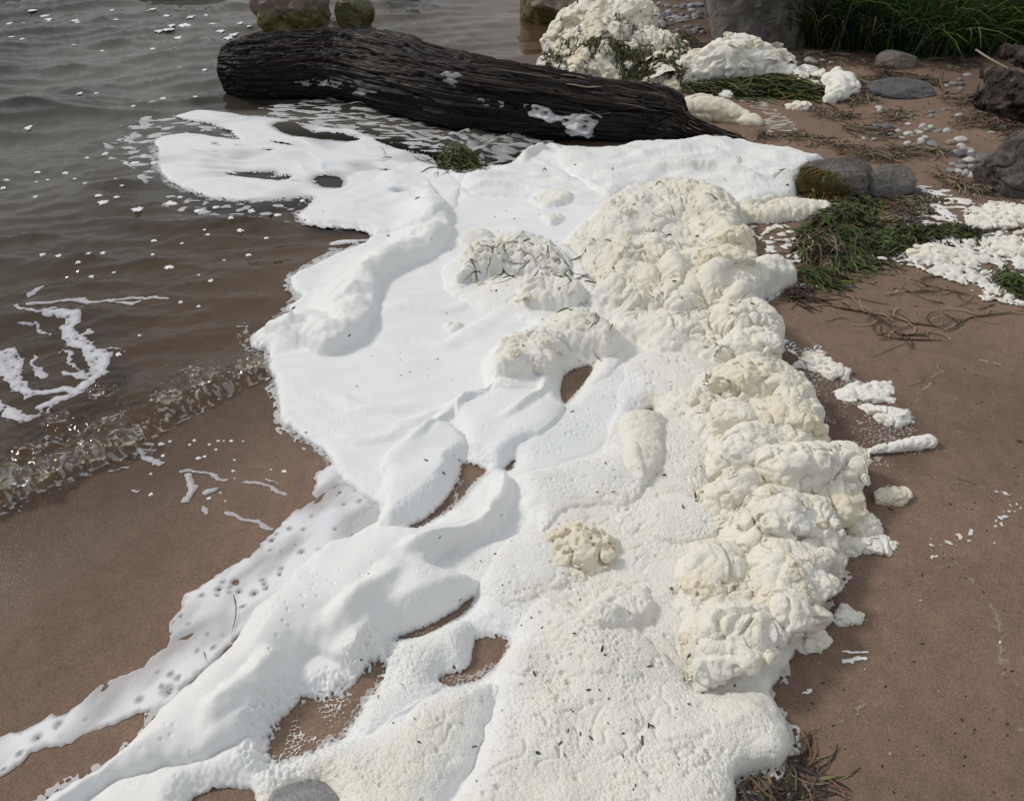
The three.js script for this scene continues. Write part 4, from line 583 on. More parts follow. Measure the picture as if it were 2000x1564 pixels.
// [u, v at the foot, half width px, height m, depth share, label, colour a, colour b, extra]
const CHUNKS = [
  [1545, 905, 72, 0.085, 0.7, 'largest cream foam boulder on the right edge of the bank', CRM, WHT, { sunk: 0.03, amp: 0.012 }],
  [1460, 870, 55, 0.07, 0.8, 'rounded cream foam lump just left of the largest foam boulder', CRM, WHT, { sunk: 0.02 }],
  [1432, 812, 45, 0.06, 0.8, 'smooth cream foam knob at the upper left of the lumpy bank', CRM, WHT, { sunk: 0.01, amp: 0.007 }],
  [1510, 812, 62, 0.06, 0.8, 'knobbly cream foam lump above the largest foam boulder', CRM, YEL, { sunk: 0.03 }],
  [1472, 668, 52, 0.06, 0.7, 'pale rounded foam lump overhanging the sand at mid right', CRM, WHT, { sunk: 0.01 }],
  [1460, 728, 52, 0.05, 0.7, 'cracked cream foam lump between the upper and lower bank', CRM, YEL, { sunk: 0.01 }],
  [1140, 1075, 74, 0.075, 0.75, 'cream foam crumb with hollows lying alone on the white field', YEL, CRM, { sunk: 0.01, pits: 0.022, amp: 0.016 }],
  [1420, 940, 48, 0.05, 0.8, 'pitted cream foam lump below left of the largest foam boulder', CRM, WHT, { sunk: 0.02 }],
  [1540, 1000, 62, 0.05, 0.8, 'broad pale foam lump in the middle of the lower bank', WHT, CRM, { sunk: 0.03 }],
  [1640, 955, 58, 0.05, 0.8, 'cream foam lump at the tip behind the block on the sand', CRM, YEL, { sunk: 0.02 }],
  [1540, 1190, 62, 0.06, 0.8, 'pale foam lump above the notch in the lower bank edge', WHT, CRM, { sunk: 0.03 }],
  [1430, 1300, 62, 0.055, 0.8, 'smooth cream foam knob above the rounded front corner', CRM, WHT, { sunk: 0.01, amp: 0.01 }],
  [1375, 1140, 42, 0.035, 0.8, 'hollow cream foam crumb at the inner side of the lower bank', YEL, CRM, { sunk: 0.02, pits: 0.012 }],
  [1585, 1235, 36, 0.04, 0.8, 'small rounded foam knob on the lower bank at the sand', WHT, CRM, { sunk: 0.01 }],
  [1600, 1140, 36, 0.04, 0.8, 'rounded foam snout reaching over the sand at lower right', CRM, WHT, { sunk: 0.01 }],
  [1562, 820, 34, 0.05, 0.8, 'upright foam knob on the upper sand edge of the bank', CRM, YEL, { sunk: 0.01 }],
  [1410, 500, 46, 0.05, 0.7, 'cracked yellowish foam edge at the upper right of the bank', YEL, CRM, { sunk: 0.02 }],
  [1430, 455, 40, 0.05, 0.7, 'yellowish foam shoulder on the upper bank', YEL, CRM, { sunk: 0.03 }],
  [1742, 972, 38, 0.035, 0.55, 'yellowish foam block lying on sand at the bank tip', YEL, CRM, { amp: 0.007 }],
  [1688, 1032, 32, 0.04, 0.8, 'upper of three foam chunks beside the lower bank', WHT, CRM, { amp: 0.009 }],
  [1668, 1068, 28, 0.028, 0.8, 'lower left of three foam chunks beside the lower bank', WHT, CRM, { amp: 0.008 }],
  [1708, 1068, 30, 0.024, 0.7, 'pointed right one of three foam chunks beside the lower bank', WHT, WHT, { amp: 0.008 }],
  [1653, 1208, 27, 0.024, 0.6, 'lone white foam chunk on bare sand right of the lower bank', WHT, CRM, { amp: 0.007 }],
  [1590, 705, 42, 0.025, 0.35, 'first foam crumb in the arc leaving the bank over the sand', WHT, CRM, { amp: 0.009 }],
  [1628, 728, 30, 0.03, 0.7, 'second foam crumb in the arc over the sand', WHT, CRM, { amp: 0.009 }],
  [1692, 768, 46, 0.025, 0.5, 'flat third foam crumb in the arc over the sand', WHT, WHT, { amp: 0.008 }],
  [1746, 818, 40, 0.032, 0.65, 'white square fourth foam crumb in the arc over the sand', WHT, WHT, { amp: 0.008 }],
  [1565, 212, 19, 0.05, 0.8, 'small white foam lump on the sand below the green weed mat', WHT, CRM, {}],
  [1262, 174, 17, 0.06, 0.8, 'small white foam lump right behind the log', WHT, WHT, {}],
  [1418, 188, 14, 0.035, 0.8, 'tiny foam flake on the green weed mat', WHT, WHT, { amp: 0.008 }],
  [1470, 150, 12, 0.04, 0.8, 'small foam flake on the weed below the foam mound', WHT, WHT, { amp: 0.008 }],
  [1530, 160, 22, 0.06, 0.8, 'loose foam lump on the weed right of the foam mound', WHT, CRM, {}],
  [1575, 172, 26, 0.06, 0.8, 'foam lump amid the weed beside the netted foam heap', WHT, CRM, {}],
  [1575, 148, 26, 0.07, 0.8, 'upper foam lump behind the weed right of the mound', WHT, CRM, {}],
  [1935, 432, 40, 0.04, 0.8, 'cream foam wedge on the right edge above the foam spread', CRM, WHT, { amp: 0.012 }],
  [1990, 428, 46, 0.05, 0.8, 'taller cream foam lump cut by the right edge', CRM, WHT, { amp: 0.012 }],
  [1830, 500, 55, 0.035, 0.6, 'foam ridge in the spread beside the dark weed strip', CRM, WHT, { sunk: 0.005 }],
  [1985, 490, 50, 0.035, 0.6, 'cream foam ridge in the spread at the right edge', CRM, WHT, { sunk: 0.005 }],
  [1200, 612, 18, 0.0, 0, null],
];
CHUNKS.forEach(([u, v, w, h, dp, label, ca, cb, x], i) => {
  if (!label) return; const top = v > 300 && u < 1730 ? foamTop : lie, p = put(u, v, top), m = per([p[0], p[2]]), rx = w * m; p[1] -= x.sunk ?? 0;
  clump({ name: 'foam_chunk', seed: 100 + i, at: p, size: [rx, h * (top === foamTop && x.sunk !== undefined ? 0.62 : 0.9) + (x.sunk ?? 0), rx * Math.max(dp, 0.55)], n: 9, smooth: 0.08 * Math.min(rx, h), amp: (x.amp ?? 0.011) * 1.15, lumpSize: Math.min(0.03, rx * 0.55), cell: Math.max(0.0026, rx / 26), color: ca, color2: cb, pits: x.pits, label, category: 'foam chunk' });
});
{ // ragged clumps that make up the crumbly surface of the bank
  const R = rng(303), bank = scene.children.find((o) => o.name === 'foam_bank'), forms = [];
  for (let k = 0; k < 14; k++) { const m = clump({ name: 'foam_clump', parent: bank, seed: 400 + k, at: [0, 0, 0], size: [0.03, 0.02 + 0.008 * R(), 0.026 + 0.006 * R()], n: 6, smooth: 0.003, amp: 0.0085, lumpSize: 0.02, cell: 0.0027, color: k % 3 ? CRM : YEL, color2: WHT }); bank.remove(m); forms.push(m); }
  const zone = (shape, n, lo, hi) => { const p = parse(shape), b = box(p); for (let k = 0, t = 0; k < n && t < n * 20; t++) { const u = mix(b[0], b[1], R()), v = mix(b[2], b[3], R()); if (sdPoly(p, u, v) < 0) continue; k++; const q = put(u, v, foamTop), m = forms[Math.floor(R() * 14)].clone(), s = mix(lo, hi, R() * R()); m.position.set(q[0], q[1] - 0.012 * s, q[2]); m.rotation.set((R() - 0.5) * 0.8, R() * 6.28, (R() - 0.5) * 0.8); m.scale.set(s, s * (0.7 + 0.4 * R()), s); bank.add(m); } };
  zone('1330,800 1380,750 1480,738 1560,770 1605,860 1700,930 1690,985 1640,1090 1635,1130 1600,1200 1520,1265 1505,1320 1440,1325 1360,1290 1340,1200 1345,1110 1410,1050 1400,960 1400,890', 105, 0.35, 1.15);
  zone('1480,1120 1620,1000 1640,1090 1640,1130 1610,1180 1590,1225 1520,1265', 26, 0.4, 1.0);
  zone('1130,480 1200,410 1320,385 1420,405 1450,500 1540,535 1500,570 1475,620 1525,680 1440,725 1330,690 1210,640 1150,570', 60, 0.35, 1.0);
  zone('1400,420 1455,450 1462,508 1400,515', 12, 0.5, 1.2); zone('1390,640 1440,620 1520,660 1525,740 1430,740', 14, 0.5, 1.1);
  zone('905,540 940,500 1050,492 1110,545 1150,600 1080,610 1000,595', 22, 0.3, 0.8); zone('985,735 1000,670 1110,640 1200,670 1150,700 1090,740', 18, 0.3, 0.8);
  zone('1130,1200 1250,1160 1330,1100 1370,1000 1330,960 1300,1080', 14, 0.25, 0.6);
}
{ // the long foam stick at the end of the arc
  const a = put(1685, 888), b = put(1815, 868), B = []; for (let k = 0; k < 12; k++) { const t = k / 11; B.push([(b[0] - a[0]) * t, 0.012 + 0.006 * t, (b[2] - a[2]) * t, 0.006 + 0.013 * Math.pow(t, 0.7)]); }
  clump({ name: 'foam_chunk', seed: 170, at: a, balls: B, smooth: 0.006, amp: 0.006, lumpSize: 0.02, cell: 0.0034, color: WHT, color2: WHT, label: 'long tapered white foam stick at the end of the crumb arc', category: 'foam chunk' });
}
{ // dark bits of weed and grit caught on the foam
  const g = new THREE.IcosahedronGeometry(1, 1), N = 420, m = new THREE.InstancedMesh(g, std({ name: 'speck', roughness: 0.9 }), N), M = new THREE.Matrix4(), R = rng(29), c = new THREE.Color(); let k = 0;
  for (let t = 0; k < N && t < 9000; t++) { const u = 300 + 1350 * R(), v = 280 + 1280 * R(), dense = ss(500, 1100, u); if (R() > 0.15 + 0.85 * dense) continue; const p = spot(u, v, 0.02, foamTop); if (foamAt(p[0], p[1]) < 0.008) continue; const s = (0.0009 + 0.0022 * R() * R()) * (v < 700 ? 1.7 : 1); M.makeRotationFromEuler(new THREE.Euler(0.5 * R(), 6.28 * R(), 0.5 * R())).scale(new THREE.Vector3(s * (1 + 3 * R()), s * 0.5, s)).setPosition(p[0], foamTop(p[0], p[1]) + 0.001, p[1]); m.setMatrixAt(k, M); m.setColorAt(k++, R() < 0.5 ? c.setRGB(0.1, 0.085, 0.05) : c.setRGB(0.05, 0.06, 0.025)); }
  m.count = k; m.name = 'foam_specks'; tag(add(m), 'tiny dark weed bits and grit caught on the foam', 'specks', null, 'stuff');
}
// ------------------------------------------------------------------ the heaps behind the log
const heaps = [];
function heap(label, at, blobs, o) { // blobs: [u, v, height of the ball's middle, radius]
  const B = blobs.map(([u, v, h, r]) => { const p = spot(u, v, h); return [p[0] - at[0], lie(p[0], p[1]) + h - at[1], p[1] - at[2], r]; });
  const m = clump({ name: o.name, seed: o.seed, at, balls: B, smooth: o.smooth ?? 0.03, amp: o.amp ?? 0.05, lumpSize: o.big ?? 0.085, cell: o.cell ?? 0.011, color: o.a ?? WHT, color2: o.b ?? CRM, label, category: 'foam heap', pits: o.pits }); heaps.push(m); return m;
}
const heapBig = heap('tall cream foam heap mixed with green weed behind the log', put(1190, 140), [[1095, 80, 0.06, 0.13], [1120, 60, 0.12, 0.15], [1170, 40, 0.2, 0.18], [1220, 45, 0.2, 0.16], [1245, 35, 0.22, 0.12], [1240, 60, 0.12, 0.15], [1180, 90, 0.12, 0.18], [1110, 120, 0.05, 0.13], [1150, 135, 0.05, 0.13], [1190, 130, 0.08, 0.15], [1240, 100, 0.08, 0.15], [1290, 105, 0.06, 0.13], [1310, 130, 0.03, 0.1], [1260, 135, 0.03, 0.12], [1210, 155, 0.02, 0.1], [1295, 150, 0.02, 0.09], [1130, 95, 0.1, 0.12], [1200, 0, 0.28, 0.12], [1240, 5, 0.26, 0.12], [1325, 118, 0.03, 0.07], [1335, 140, 0.02, 0.07], [1275, 165, 0.01, 0.06], [1230, 168, 0.01, 0.06], [1075, 140, 0.03, 0.09], [1090, 155, 0.02, 0.08], [1345, 158, 0.015, 0.06], [1305, 165, 0.015, 0.06]], { name: 'foam_heap', seed: 7, b: [0.8, 0.75, 0.6], pits: 0.02, cell: 0.0115 });
const heapMound = heap('rounded white foam mound in front of the grey boulder', put(1430, 145), [[1360, 140, 0.04, 0.09], [1385, 135, 0.06, 0.1], [1420, 120, 0.1, 0.13], [1450, 115, 0.11, 0.13], [1480, 128, 0.07, 0.12], [1515, 128, 0.05, 0.085], [1430, 135, 0.05, 0.12], [1360, 115, 0.04, 0.06], [1400, 145, 0.03, 0.08], [1345, 148, 0.02, 0.06], [1540, 148, 0.025, 0.06], [1568, 160, 0.02, 0.05], [1600, 150, 0.02, 0.05], [1490, 150, 0.02, 0.06]], { name: 'foam_heap', seed: 9, amp: 0.034, big: 0.065, cell: 0.009, a: WHT, b: [0.83, 0.81, 0.72] });
heap('yellow foam wedge resting against the right end of the log', put(1405, 235), [[1345, 215, 0.04, 0.07], [1370, 212, 0.05, 0.075], [1400, 218, 0.04, 0.075], [1430, 225, 0.025, 0.06], [1460, 235, 0.015, 0.045], [1480, 240, 0.008, 0.03], [1385, 205, 0.04, 0.06]], { name: 'foam_heap', seed: 13, amp: 0.012, big: 0.06, cell: 0.007, smooth: 0.03, a: YEL, b: CRM });
heap('low crumpled foam heap at the right end of the weed mat', put(1640, 185), [[1620, 160, 0.03, 0.06], [1650, 160, 0.04, 0.065], [1665, 175, 0.02, 0.05], [1640, 185, 0.02, 0.06], [1620, 195, 0.01, 0.045], [1630, 172, 0.03, 0.06], [1635, 145, 0.03, 0.05]], { name: 'foam_heap', seed: 15, amp: 0.016, big: 0.05, cell: 0.008, a: [0.82, 0.79, 0.7], b: WHT });
heap('foam cap on top of the brown rock at the top edge', put(1200, 20), [[1195, 8, 0.2, 0.07], [1220, 6, 0.2, 0.07]], { name: 'foam_heap', seed: 17, amp: 0.016, big: 0.05, cell: 0.009 });
for (const [h, n, rx, rz, lo, hi, seed] of [[heapBig, 95, 0.52, 0.5, 0.9, 2.6, 1], [heapMound, 40, 0.36, 0.22, 0.8, 1.8, 2]]) { // smaller clumps riding on the heaps
  const R = rng(seed + 900), forms = scene.children.find((o) => o.name === 'foam_bank').children.filter((o) => o.name === 'foam_clump').slice(0, 30);
  for (let k = 0, t = 0; k < n && t < n * 30; t++) { const x = (R() * 2 - 1) * rx, z = (R() * 2 - 1) * rz; let y = 0.7, hit = false; for (let q = 0; q < 70; q++) { const d = h.sdf(x, y, z); if (d < 0.004) { hit = true; break; } y -= Math.max(0.006, d * 0.7); if (y < -0.02) break; } if (!hit || y < 0.0) continue; k++; const m = forms[Math.floor(R() * forms.length)].clone(), s = mix(lo, hi, R() * R()); m.position.set(x, y - 0.014 * s, z); m.rotation.set((R() - 0.5) * 1.4, R() * 6.28, (R() - 0.5) * 1.4); m.scale.setScalar(s); h.add(m); }
}
// white froth thrown on the log
// ------------------------------------------------------------------ driftwood log
const LOGPTS = [[440, 138, 0.12, 0.05], [452, 136, 0.13, 0.15], [490, 136, 0.135, 0.185], [580, 132, 0.145, 0.2], [680, 134, 0.15, 0.215], [800, 160, 0.15, 0.215], [920, 185, 0.145, 0.21], [1060, 204, 0.13, 0.19], [1190, 219, 0.115, 0.165], [1290, 226, 0.1, 0.15], [1322, 233, 0.085, 0.128], [1342, 247, 0.05, 0.075], [1390, 259, 0.03, 0.05], [1445, 270, 0.015, 0.03], [1462, 274, 0.0, 0.012]].map(([u, v, h, r]) => { const p = spot(u, v, h); return [p[0], lie(p[0], p[1]) * 0.6 + h, p[1], r]; });
const logCurve = new THREE.CatmullRomCurve3(LOGPTS.map((p) => new THREE.Vector3(p[0], p[1], p[2])), false, 'centripetal');
function logR(t) { const q = t * (LOGPTS.length - 1), i = Math.min(LOGPTS.length - 2, q | 0); return mix(LOGPTS[i][3], LOGPTS[i + 1][3], q - i); }
const logPoint = (() => {
  const up = new THREE.Vector3(0, 1, 0), c = new THREE.Vector3(), d = new THREE.Vector3(), s = new THREE.Vector3(), n = new THREE.Vector3();
  return (t, a, lift = 0) => { // a: 0 on top, +90 deg towards the camera side
    logCurve.getPoint(t, c); logCurve.getTangent(t, d); d.y *= 0.2; d.normalize(); s.crossVectors(d, up).normalize(); n.crossVectors(s, d);
    const L = t * 3.3, an = a + 0.06 * noise2(L * 3, a * 2), ax = L + 0.16 * noise2(a * 3 + 2, L * 0.8); let k = 0;
    k += 0.05 * noise2(L * 1.2, a * 1.1 + 4);
    const rib = (f, e) => { const v = 1 - Math.abs(noise2(ax * e, an * f)); return v * v; };
    const broad = rib(3.2, 0.8), fine = rib(9, 1.8), tiny = noise2(ax * 6, an * 30), flake = noise2(ax * 14, an * 14);
    const w0 = worley2(ax * 3.4 + 0.3 * noise2(an * 8, ax * 6), an * 3.1, 3), crack = W2[1] - w0, pl = W2[2], w1 = worley2(ax * 9, an * 11, 8), crack2 = W2[1] - w1;
    k += 0.075 * (broad - 0.55) + 0.04 * (fine - 0.55) * (0.4 + 1.2 * pl) + 0.02 * tiny + 0.022 * flake + 0.07 * (pl - 0.5) - 0.055 * ss(0.12, 0.0, crack) - 0.02 * ss(0.14, 0, crack2) + 0.012 * noise2(ax * 40, an * 50);
    if (t > 0.8) k += (t - 0.8) * (0.9 * noise2(an * 3.5, 7) + 0.5 * noise2(an * 9, ax * 2));
    const gr = Math.exp(-Math.pow((a + 0.15 - 0.25 * Math.sin(L)) / 0.22, 2)) * ss(0.35, 0.42, t) * ss(0.95, 0.8, t); k -= 0.2 * gr; // the long split on top
    const crest = Math.exp(-Math.pow((a + 0.55) / 0.25, 2)) * Math.exp(-Math.pow((t - 0.335) / 0.035, 2)); k += 0.16 * crest;
    const r = logR(t) * (1 + k) + lift, x = Math.cos(a), y = Math.sin(a); return { p: [c.x + n.x * x * r + s.x * y * r, c.y + n.y * x * r + s.y * y * r * 1.0, c.z + n.z * x * r + s.z * y * r], v: 0.5 * fine + 0.3 * broad + 0.3 * tiny + 0.3 * pl - 0.4 * ss(0.12, 0, crack), gr, L, pl };
  };
})();
{
  const NL = 700, NA = 240, P = new Pile();
  for (let i = 0; i <= NL; i++) for (let j = 0; j <= NA; j++) {
    const t = i / NL, a = (j / NA) * Math.PI * 2 - Math.PI, q = logPoint(t, a === -Math.PI ? Math.PI : a), n = 0.5 + 0.5 * fbm2(q.L * 3, a * 6, 3);
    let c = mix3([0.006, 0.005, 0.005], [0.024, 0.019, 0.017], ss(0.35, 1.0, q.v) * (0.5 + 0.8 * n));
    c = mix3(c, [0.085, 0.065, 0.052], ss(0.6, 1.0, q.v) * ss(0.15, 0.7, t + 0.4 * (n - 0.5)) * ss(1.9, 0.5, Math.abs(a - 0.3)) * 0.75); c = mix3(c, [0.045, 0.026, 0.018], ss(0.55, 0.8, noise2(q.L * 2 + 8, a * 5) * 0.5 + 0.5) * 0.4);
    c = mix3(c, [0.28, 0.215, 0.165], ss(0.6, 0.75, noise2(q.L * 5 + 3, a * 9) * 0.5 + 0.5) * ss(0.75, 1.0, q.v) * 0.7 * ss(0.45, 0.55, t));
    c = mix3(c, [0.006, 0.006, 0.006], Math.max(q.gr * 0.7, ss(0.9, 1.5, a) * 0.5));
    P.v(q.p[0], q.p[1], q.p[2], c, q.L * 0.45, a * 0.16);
  }
  for (let i = 0; i < NL; i++) for (let j = 0; j < NA; j++) { const a = i * (NA + 1) + j, b = a + NA + 1; P.i.push(a, b, a + 1, a + 1, b, b + 1); }
  const log = group('driftwood_log'); tag(log, 'big black waterlogged driftwood log lying from the lake onto the sand', 'driftwood');
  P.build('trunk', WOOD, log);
  // torn fibres and pale splinters standing off the trunk
  const R = rng(5);
  for (let k = 0; k < 150; k++) {
    const t0 = 0.08 + 0.84 * R(), a0 = -1.0 + 2.3 * R(), len = 0.02 + 0.06 * R(), pts = [], pale = R() < 0.35 && t0 > 0.4, F = new Pile();
    for (let i = 0; i < 7; i++) pts.push(logPoint(t0 + len * i / 6, a0 + 0.05 * Math.sin(i * 0.8 + k) , 0.003 + 0.006 * Math.sin(i / 6 * 3.1)).p);
    F.ribbon(pts, 0.004 + 0.008 * R(), pale ? [0.22, 0.17, 0.13] : [0.05, 0.04, 0.035], { twist: 1.5 * (R() - 0.5), fold: 0.3 }); F.build('splinter', TWIG, log);
  }
}
{ // froth that clings to the log
  const LF = (q) => [q[0] * 3.3, q[1] * 0.2];
  const onLog = (u, v) => { let best = null, bd = 1e9; for (let i = 20; i < 200; i++) for (let j = 0; j < 37; j++) { const t = i / 200, a = -0.7 + j * 0.075, q = logPoint(t, a).p, dx = q[0], dy = q[1] - EYE, dz = q[2], dep = -(dz * CP + dy * SP), px = 1000 + FPX * dx / dep, py = 782 - FPX * (dy * CP - dz * SP) / dep, d = (px - u) ** 2 + (py - v) ** 2; if (d < bd) { bd = d; best = [t, a]; } } return best; };
  const smear = (label, outline, seed, o) => {
    const p = curved(parse(outline).map(([u, v]) => LF(onLog(u, v))), true), b = box(p, 0.02), c = 0.0045, nx = Math.ceil((b[1] - b[0]) / c) + 1, ny = Math.ceil((b[3] - b[2]) / c) + 1, P = [], C = [], U = [], F = [], T = [];
    for (let j = 0; j < ny; j++) for (let i = 0; i < nx; i++) {
      const u = b[0] + i * c, v = b[2] + j * c, d = sdPoly(p, u + 0.012 * noise2(u * 30 + seed, v * 30), v + 0.012 * noise2(u * 30, v * 30 + seed)); let f = Math.min(d, (fbm2(u * o.gap[0], v * o.gap[0] * 1.4 + seed, 3) + o.gap[1]) * 0.03);
      worley2(u / 0.04, v / 0.03, seed); f = Math.min(f, (W2[0] - 0.05 - 0.22 * W2[2]) * 0.03); const lift = 0.004 + o.h * round(f / 0.03) + o.h * 0.5 * Math.max(0, noise2(u * 40, v * 40)) * ss(0, 0.01, f), q = logPoint(u / 3.3, v / 0.2, lift).p;
      P.push(...q); C.push(0.78, 0.79, 0.8, mix(0.35, 0.92, ss(0, 0.02, f))); U.push(u, v); F.push(f);
    }
    for (let j = 0; j < ny - 1; j++) for (let i = 0; i < nx - 1; i++) { const a = j * nx + i, e = a + nx; T.push(a, e, a + 1, a + 1, e, e + 1); }
    const r = clipped(P, C, 4, U, F, T, null), g = pick(r, normalsOf(r.P, r.out), null); if (g) { g.computeVertexNormals(); tag(meshOf('foam_splash', g, THIN), label, 'foam'); }
  };
  smear('white foam splash dripping down the near side of the log', '1020,205 1060,205 1090,222 1130,222 1180,226 1170,240 1160,255 1170,275 1130,285 1108,275 1100,245 1060,230 1030,222', 61, { gap: [9, 0.34], h: 0.04 });
  smear('grey foam smear low on the left half of the log', '570,160 610,155 660,158 700,168 740,178 725,184 690,178 640,168 590,164', 62, { gap: [14, 0.1], h: 0.004 });
  smear('small lacy foam fleck on the middle of the log', '865,145 900,145 905,165 870,165', 63, { gap: [24, -0.02], h: 0.003 });
  smear('faint foam spots on the log left of the splash', '940,195 980,198 985,210 950,208', 64, { gap: [24, 0], h: 0.004 });
}

// ------------------------------------------------------------------ stones
function stone(o) { // an ico ball cut by planes and roughened
  const R = rng(o.seed), g = mergeVertices((() => { const q = new THREE.IcosahedronGeometry(1, o.detail ?? 24); q.deleteAttribute('normal'); q.deleteAttribute('uv'); return q; })(), 1e-5), P = g.attributes.position, C = [], U = [], cuts = [];
  for (let k = 0; k < (o.cuts ?? 9); k++) { const a = R() * 6.283, y = R() * 1.6 - 0.6, q = Math.sqrt(Math.max(0, 1 - Math.min(1, y * y))); cuts.push([Math.cos(a) * q, y, Math.sin(a) * q, 0.62 + 0.3 * R()]); }
  const e = o.seed * 3.1, ro = o.rough ?? 0.08;
  for (let i = 0; i < P.count; i++) {
    let x = P.getX(i), y = P.getY(i), z = P.getZ(i);
    for (const [a, b, c, d] of cuts) { const s = (x * a + y * b + z * c) / Math.hypot(a, b, c) - d; if (s > 0) { const k = s * 0.88; x -= a * k; y -= b * k; z -= c * k; } }
    const n = 1 + ro * 2 * fbm3(x * 1.6 + e, y * 1.6, z * 1.6, 3) + ro * 0.6 * fbm3(x * 6 + e, y * 6, z * 6, 4), cr = Math.abs(noise3(x * 2.4 + e, y * 2.4, z * 2.4 + 4)); const m = n - (o.crack ?? 0.03) * ss(0.06, 0, cr);
    x *= m; y *= m; z *= m; const X = x * o.size[0], Y = y * o.size[1], Z = z * o.size[2]; P.setXYZ(i, X, Y, Z);
    C.push(...o.paint(x, y, z, 0.5 + 0.9 * fbm3(x * 3 + e, y * 3, z * 3, 4), 0.5 + 0.5 * noise3(x * 40, y * 40, z * 40))); U.push(X * 2.2 + Y * 1.1, Z * 2.2 + Y * 1.3);
  }
  g.setAttribute('color', new THREE.Float32BufferAttribute(C, 3)); g.setAttribute('uv', new THREE.Float32BufferAttribute(U, 2)); g.computeVertexNormals();
  const m = new THREE.Mesh(g, o.mat ?? ROCK); m.name = o.parent ? o.name : numbered(o.name); m.position.set(...o.at); m.rotation.set(o.tilt ?? 0, o.turn ?? 0, o.roll ?? 0); add(m, o.parent ?? scene); if (o.label) tag(m, o.label, o.category ?? 'stone', o.group); return m;
}
const up = (p, d) => [p[0], p[1] + d, p[2]];
stone({ name: 'boulder', seed: 21, detail: 60, at: up(put(1472, 70), 0.28), size: [0.56, 0.62, 0.5], cuts: 5, rough: 0.1, turn: 1.7, crack: 0.02, paint: (x, y, z, n, s) => { const lo = ss(-0.25, -0.75, y + 0.2 * (n - 0.5)); return mix3(mix3([0.1, 0.094, 0.088], [0.33, 0.31, 0.285], clamp(n * 0.9 + s * 0.35 - 0.1)), mix3([0.17, 0.115, 0.095], [0.29, 0.215, 0.18], n), lo * 0.85); }, label: 'big grey and pinkish boulder at the top of the beach beside the grass', category: 'boulder' });
const mossy = (x, y, z, n, s) => mix3(mix3([0.14, 0.1, 0.075], [0.2, 0.15, 0.115], n), mix3([0.05, 0.052, 0.012], [0.14, 0.125, 0.03], s), ss(0.3, -0.1, y - 0.9 * (n - 0.5)));
stone({ name: 'lake_rock', mat: WETROCK, seed: 22, detail: 40, at: up(put(578, 45), 0.1), size: [0.38, 0.3, 0.27], cuts: 5, rough: 0.15, turn: 1, paint: mossy, label: 'large brown rock with olive moss standing in the lake behind the log', category: 'rock' });
stone({ name: 'lake_rock', mat: WETROCK, seed: 23, detail: 30, at: up(put(695, 45), 0.07), size: [0.155, 0.15, 0.14], cuts: 2, rough: 0.09, paint: (x, y, z, n, s) => mix3([0.04, 0.042, 0.014], [0.13, 0.12, 0.045], clamp(n * 0.7 + s * 0.4)), label: 'small olive mossy rock in the lake right of the large brown one', category: 'rock' });
stone({ name: 'lake_rock', mat: WETROCK, seed: 24, detail: 30, at: up(put(355, -4), 0.03), size: [0.38, 0.12, 0.2], cuts: 6, rough: 0.06, paint: (x, y, z, n) => mix3([0.03, 0.03, 0.022], [0.08, 0.075, 0.05], n), label: 'flat dark rock at the top edge of the lake', category: 'rock' });
stone({ name: 'lake_rock', mat: WETROCK, seed: 26, detail: 30, at: up(put(800, -10), 0.0), size: [0.24, 0.11, 0.2], cuts: 6, rough: 0.06, paint: (x, y, z, n) => mix3([0.02, 0.02, 0.012], [0.05, 0.05, 0.03], n), label: 'dark rock at the top edge right of the mossy lake rocks', category: 'rock' });
stone({ name: 'shore_rock', mat: WETROCK, seed: 27, detail: 40, at: up(put(1075, 38), 0.09), size: [0.3, 0.26, 0.25], cuts: 5, rough: 0.13, paint: mossy, label: 'brown mossy rock at the water edge left of the tall foam heap', category: 'rock' });
const humpA = put(1632, 372), humpB = put(1728, 370);
const hump = group('humped_stone', ...humpA); tag(hump, 'two-humped grey stone with yellow moss on its left, half buried at mid right', 'stone');
const grey = (x, y, z, n, s) => mix3([0.105, 0.088, 0.08], [0.25, 0.225, 0.205], clamp(n * 0.75 + s * 0.35));
stone({ name: 'hump', parent: hump, seed: 31, detail: 34, at: [0, 0.02, 0], size: [0.19, 0.13, 0.12], cuts: 6, rough: 0.07, turn: -0.1, paint: (x, y, z, n, s) => mix3(grey(x, y, z, n, s), mix3([0.035, 0.03, 0.008], [0.12, 0.09, 0.018], s), ss(0.15, 0.5, -x * 0.7 + 0.45 * z - 0.6 * y + 0.6 * (n - 0.5))) });
stone({ name: 'hump', parent: hump, seed: 33, detail: 30, at: [humpB[0] - humpA[0], humpB[1] - humpA[1] + 0.01, humpB[2] - humpA[2]], size: [0.14, 0.1, 0.1], cuts: 6, rough: 0.06, paint: (x, y, z, n, s) => mix3([0.11, 0.1, 0.095], [0.27, 0.25, 0.23], clamp(n * 0.75 + s * 0.35)) });
stone({ name: 'flat_stone', seed: 35, detail: 30, at: up(put(1760, 178), 0.01), size: [0.2, 0.055, 0.15], cuts: 5, rough: 0.06, paint: (x, y, z, n) => mix3([0.1, 0.1, 0.105], [0.2, 0.195, 0.2], n), label: 'flat blue-grey stone half buried below the grass' });
stone({ name: 'round_stone', seed: 36, detail: 26, at: up(put(1748, 128), 0.03), size: [0.13, 0.07, 0.1], cuts: 4, rough: 0.05, paint: (x, y, z, n) => mix3([0.2, 0.17, 0.135], [0.34, 0.3, 0.24], n), label: 'beige rounded stone lying at the foot of the grass' });
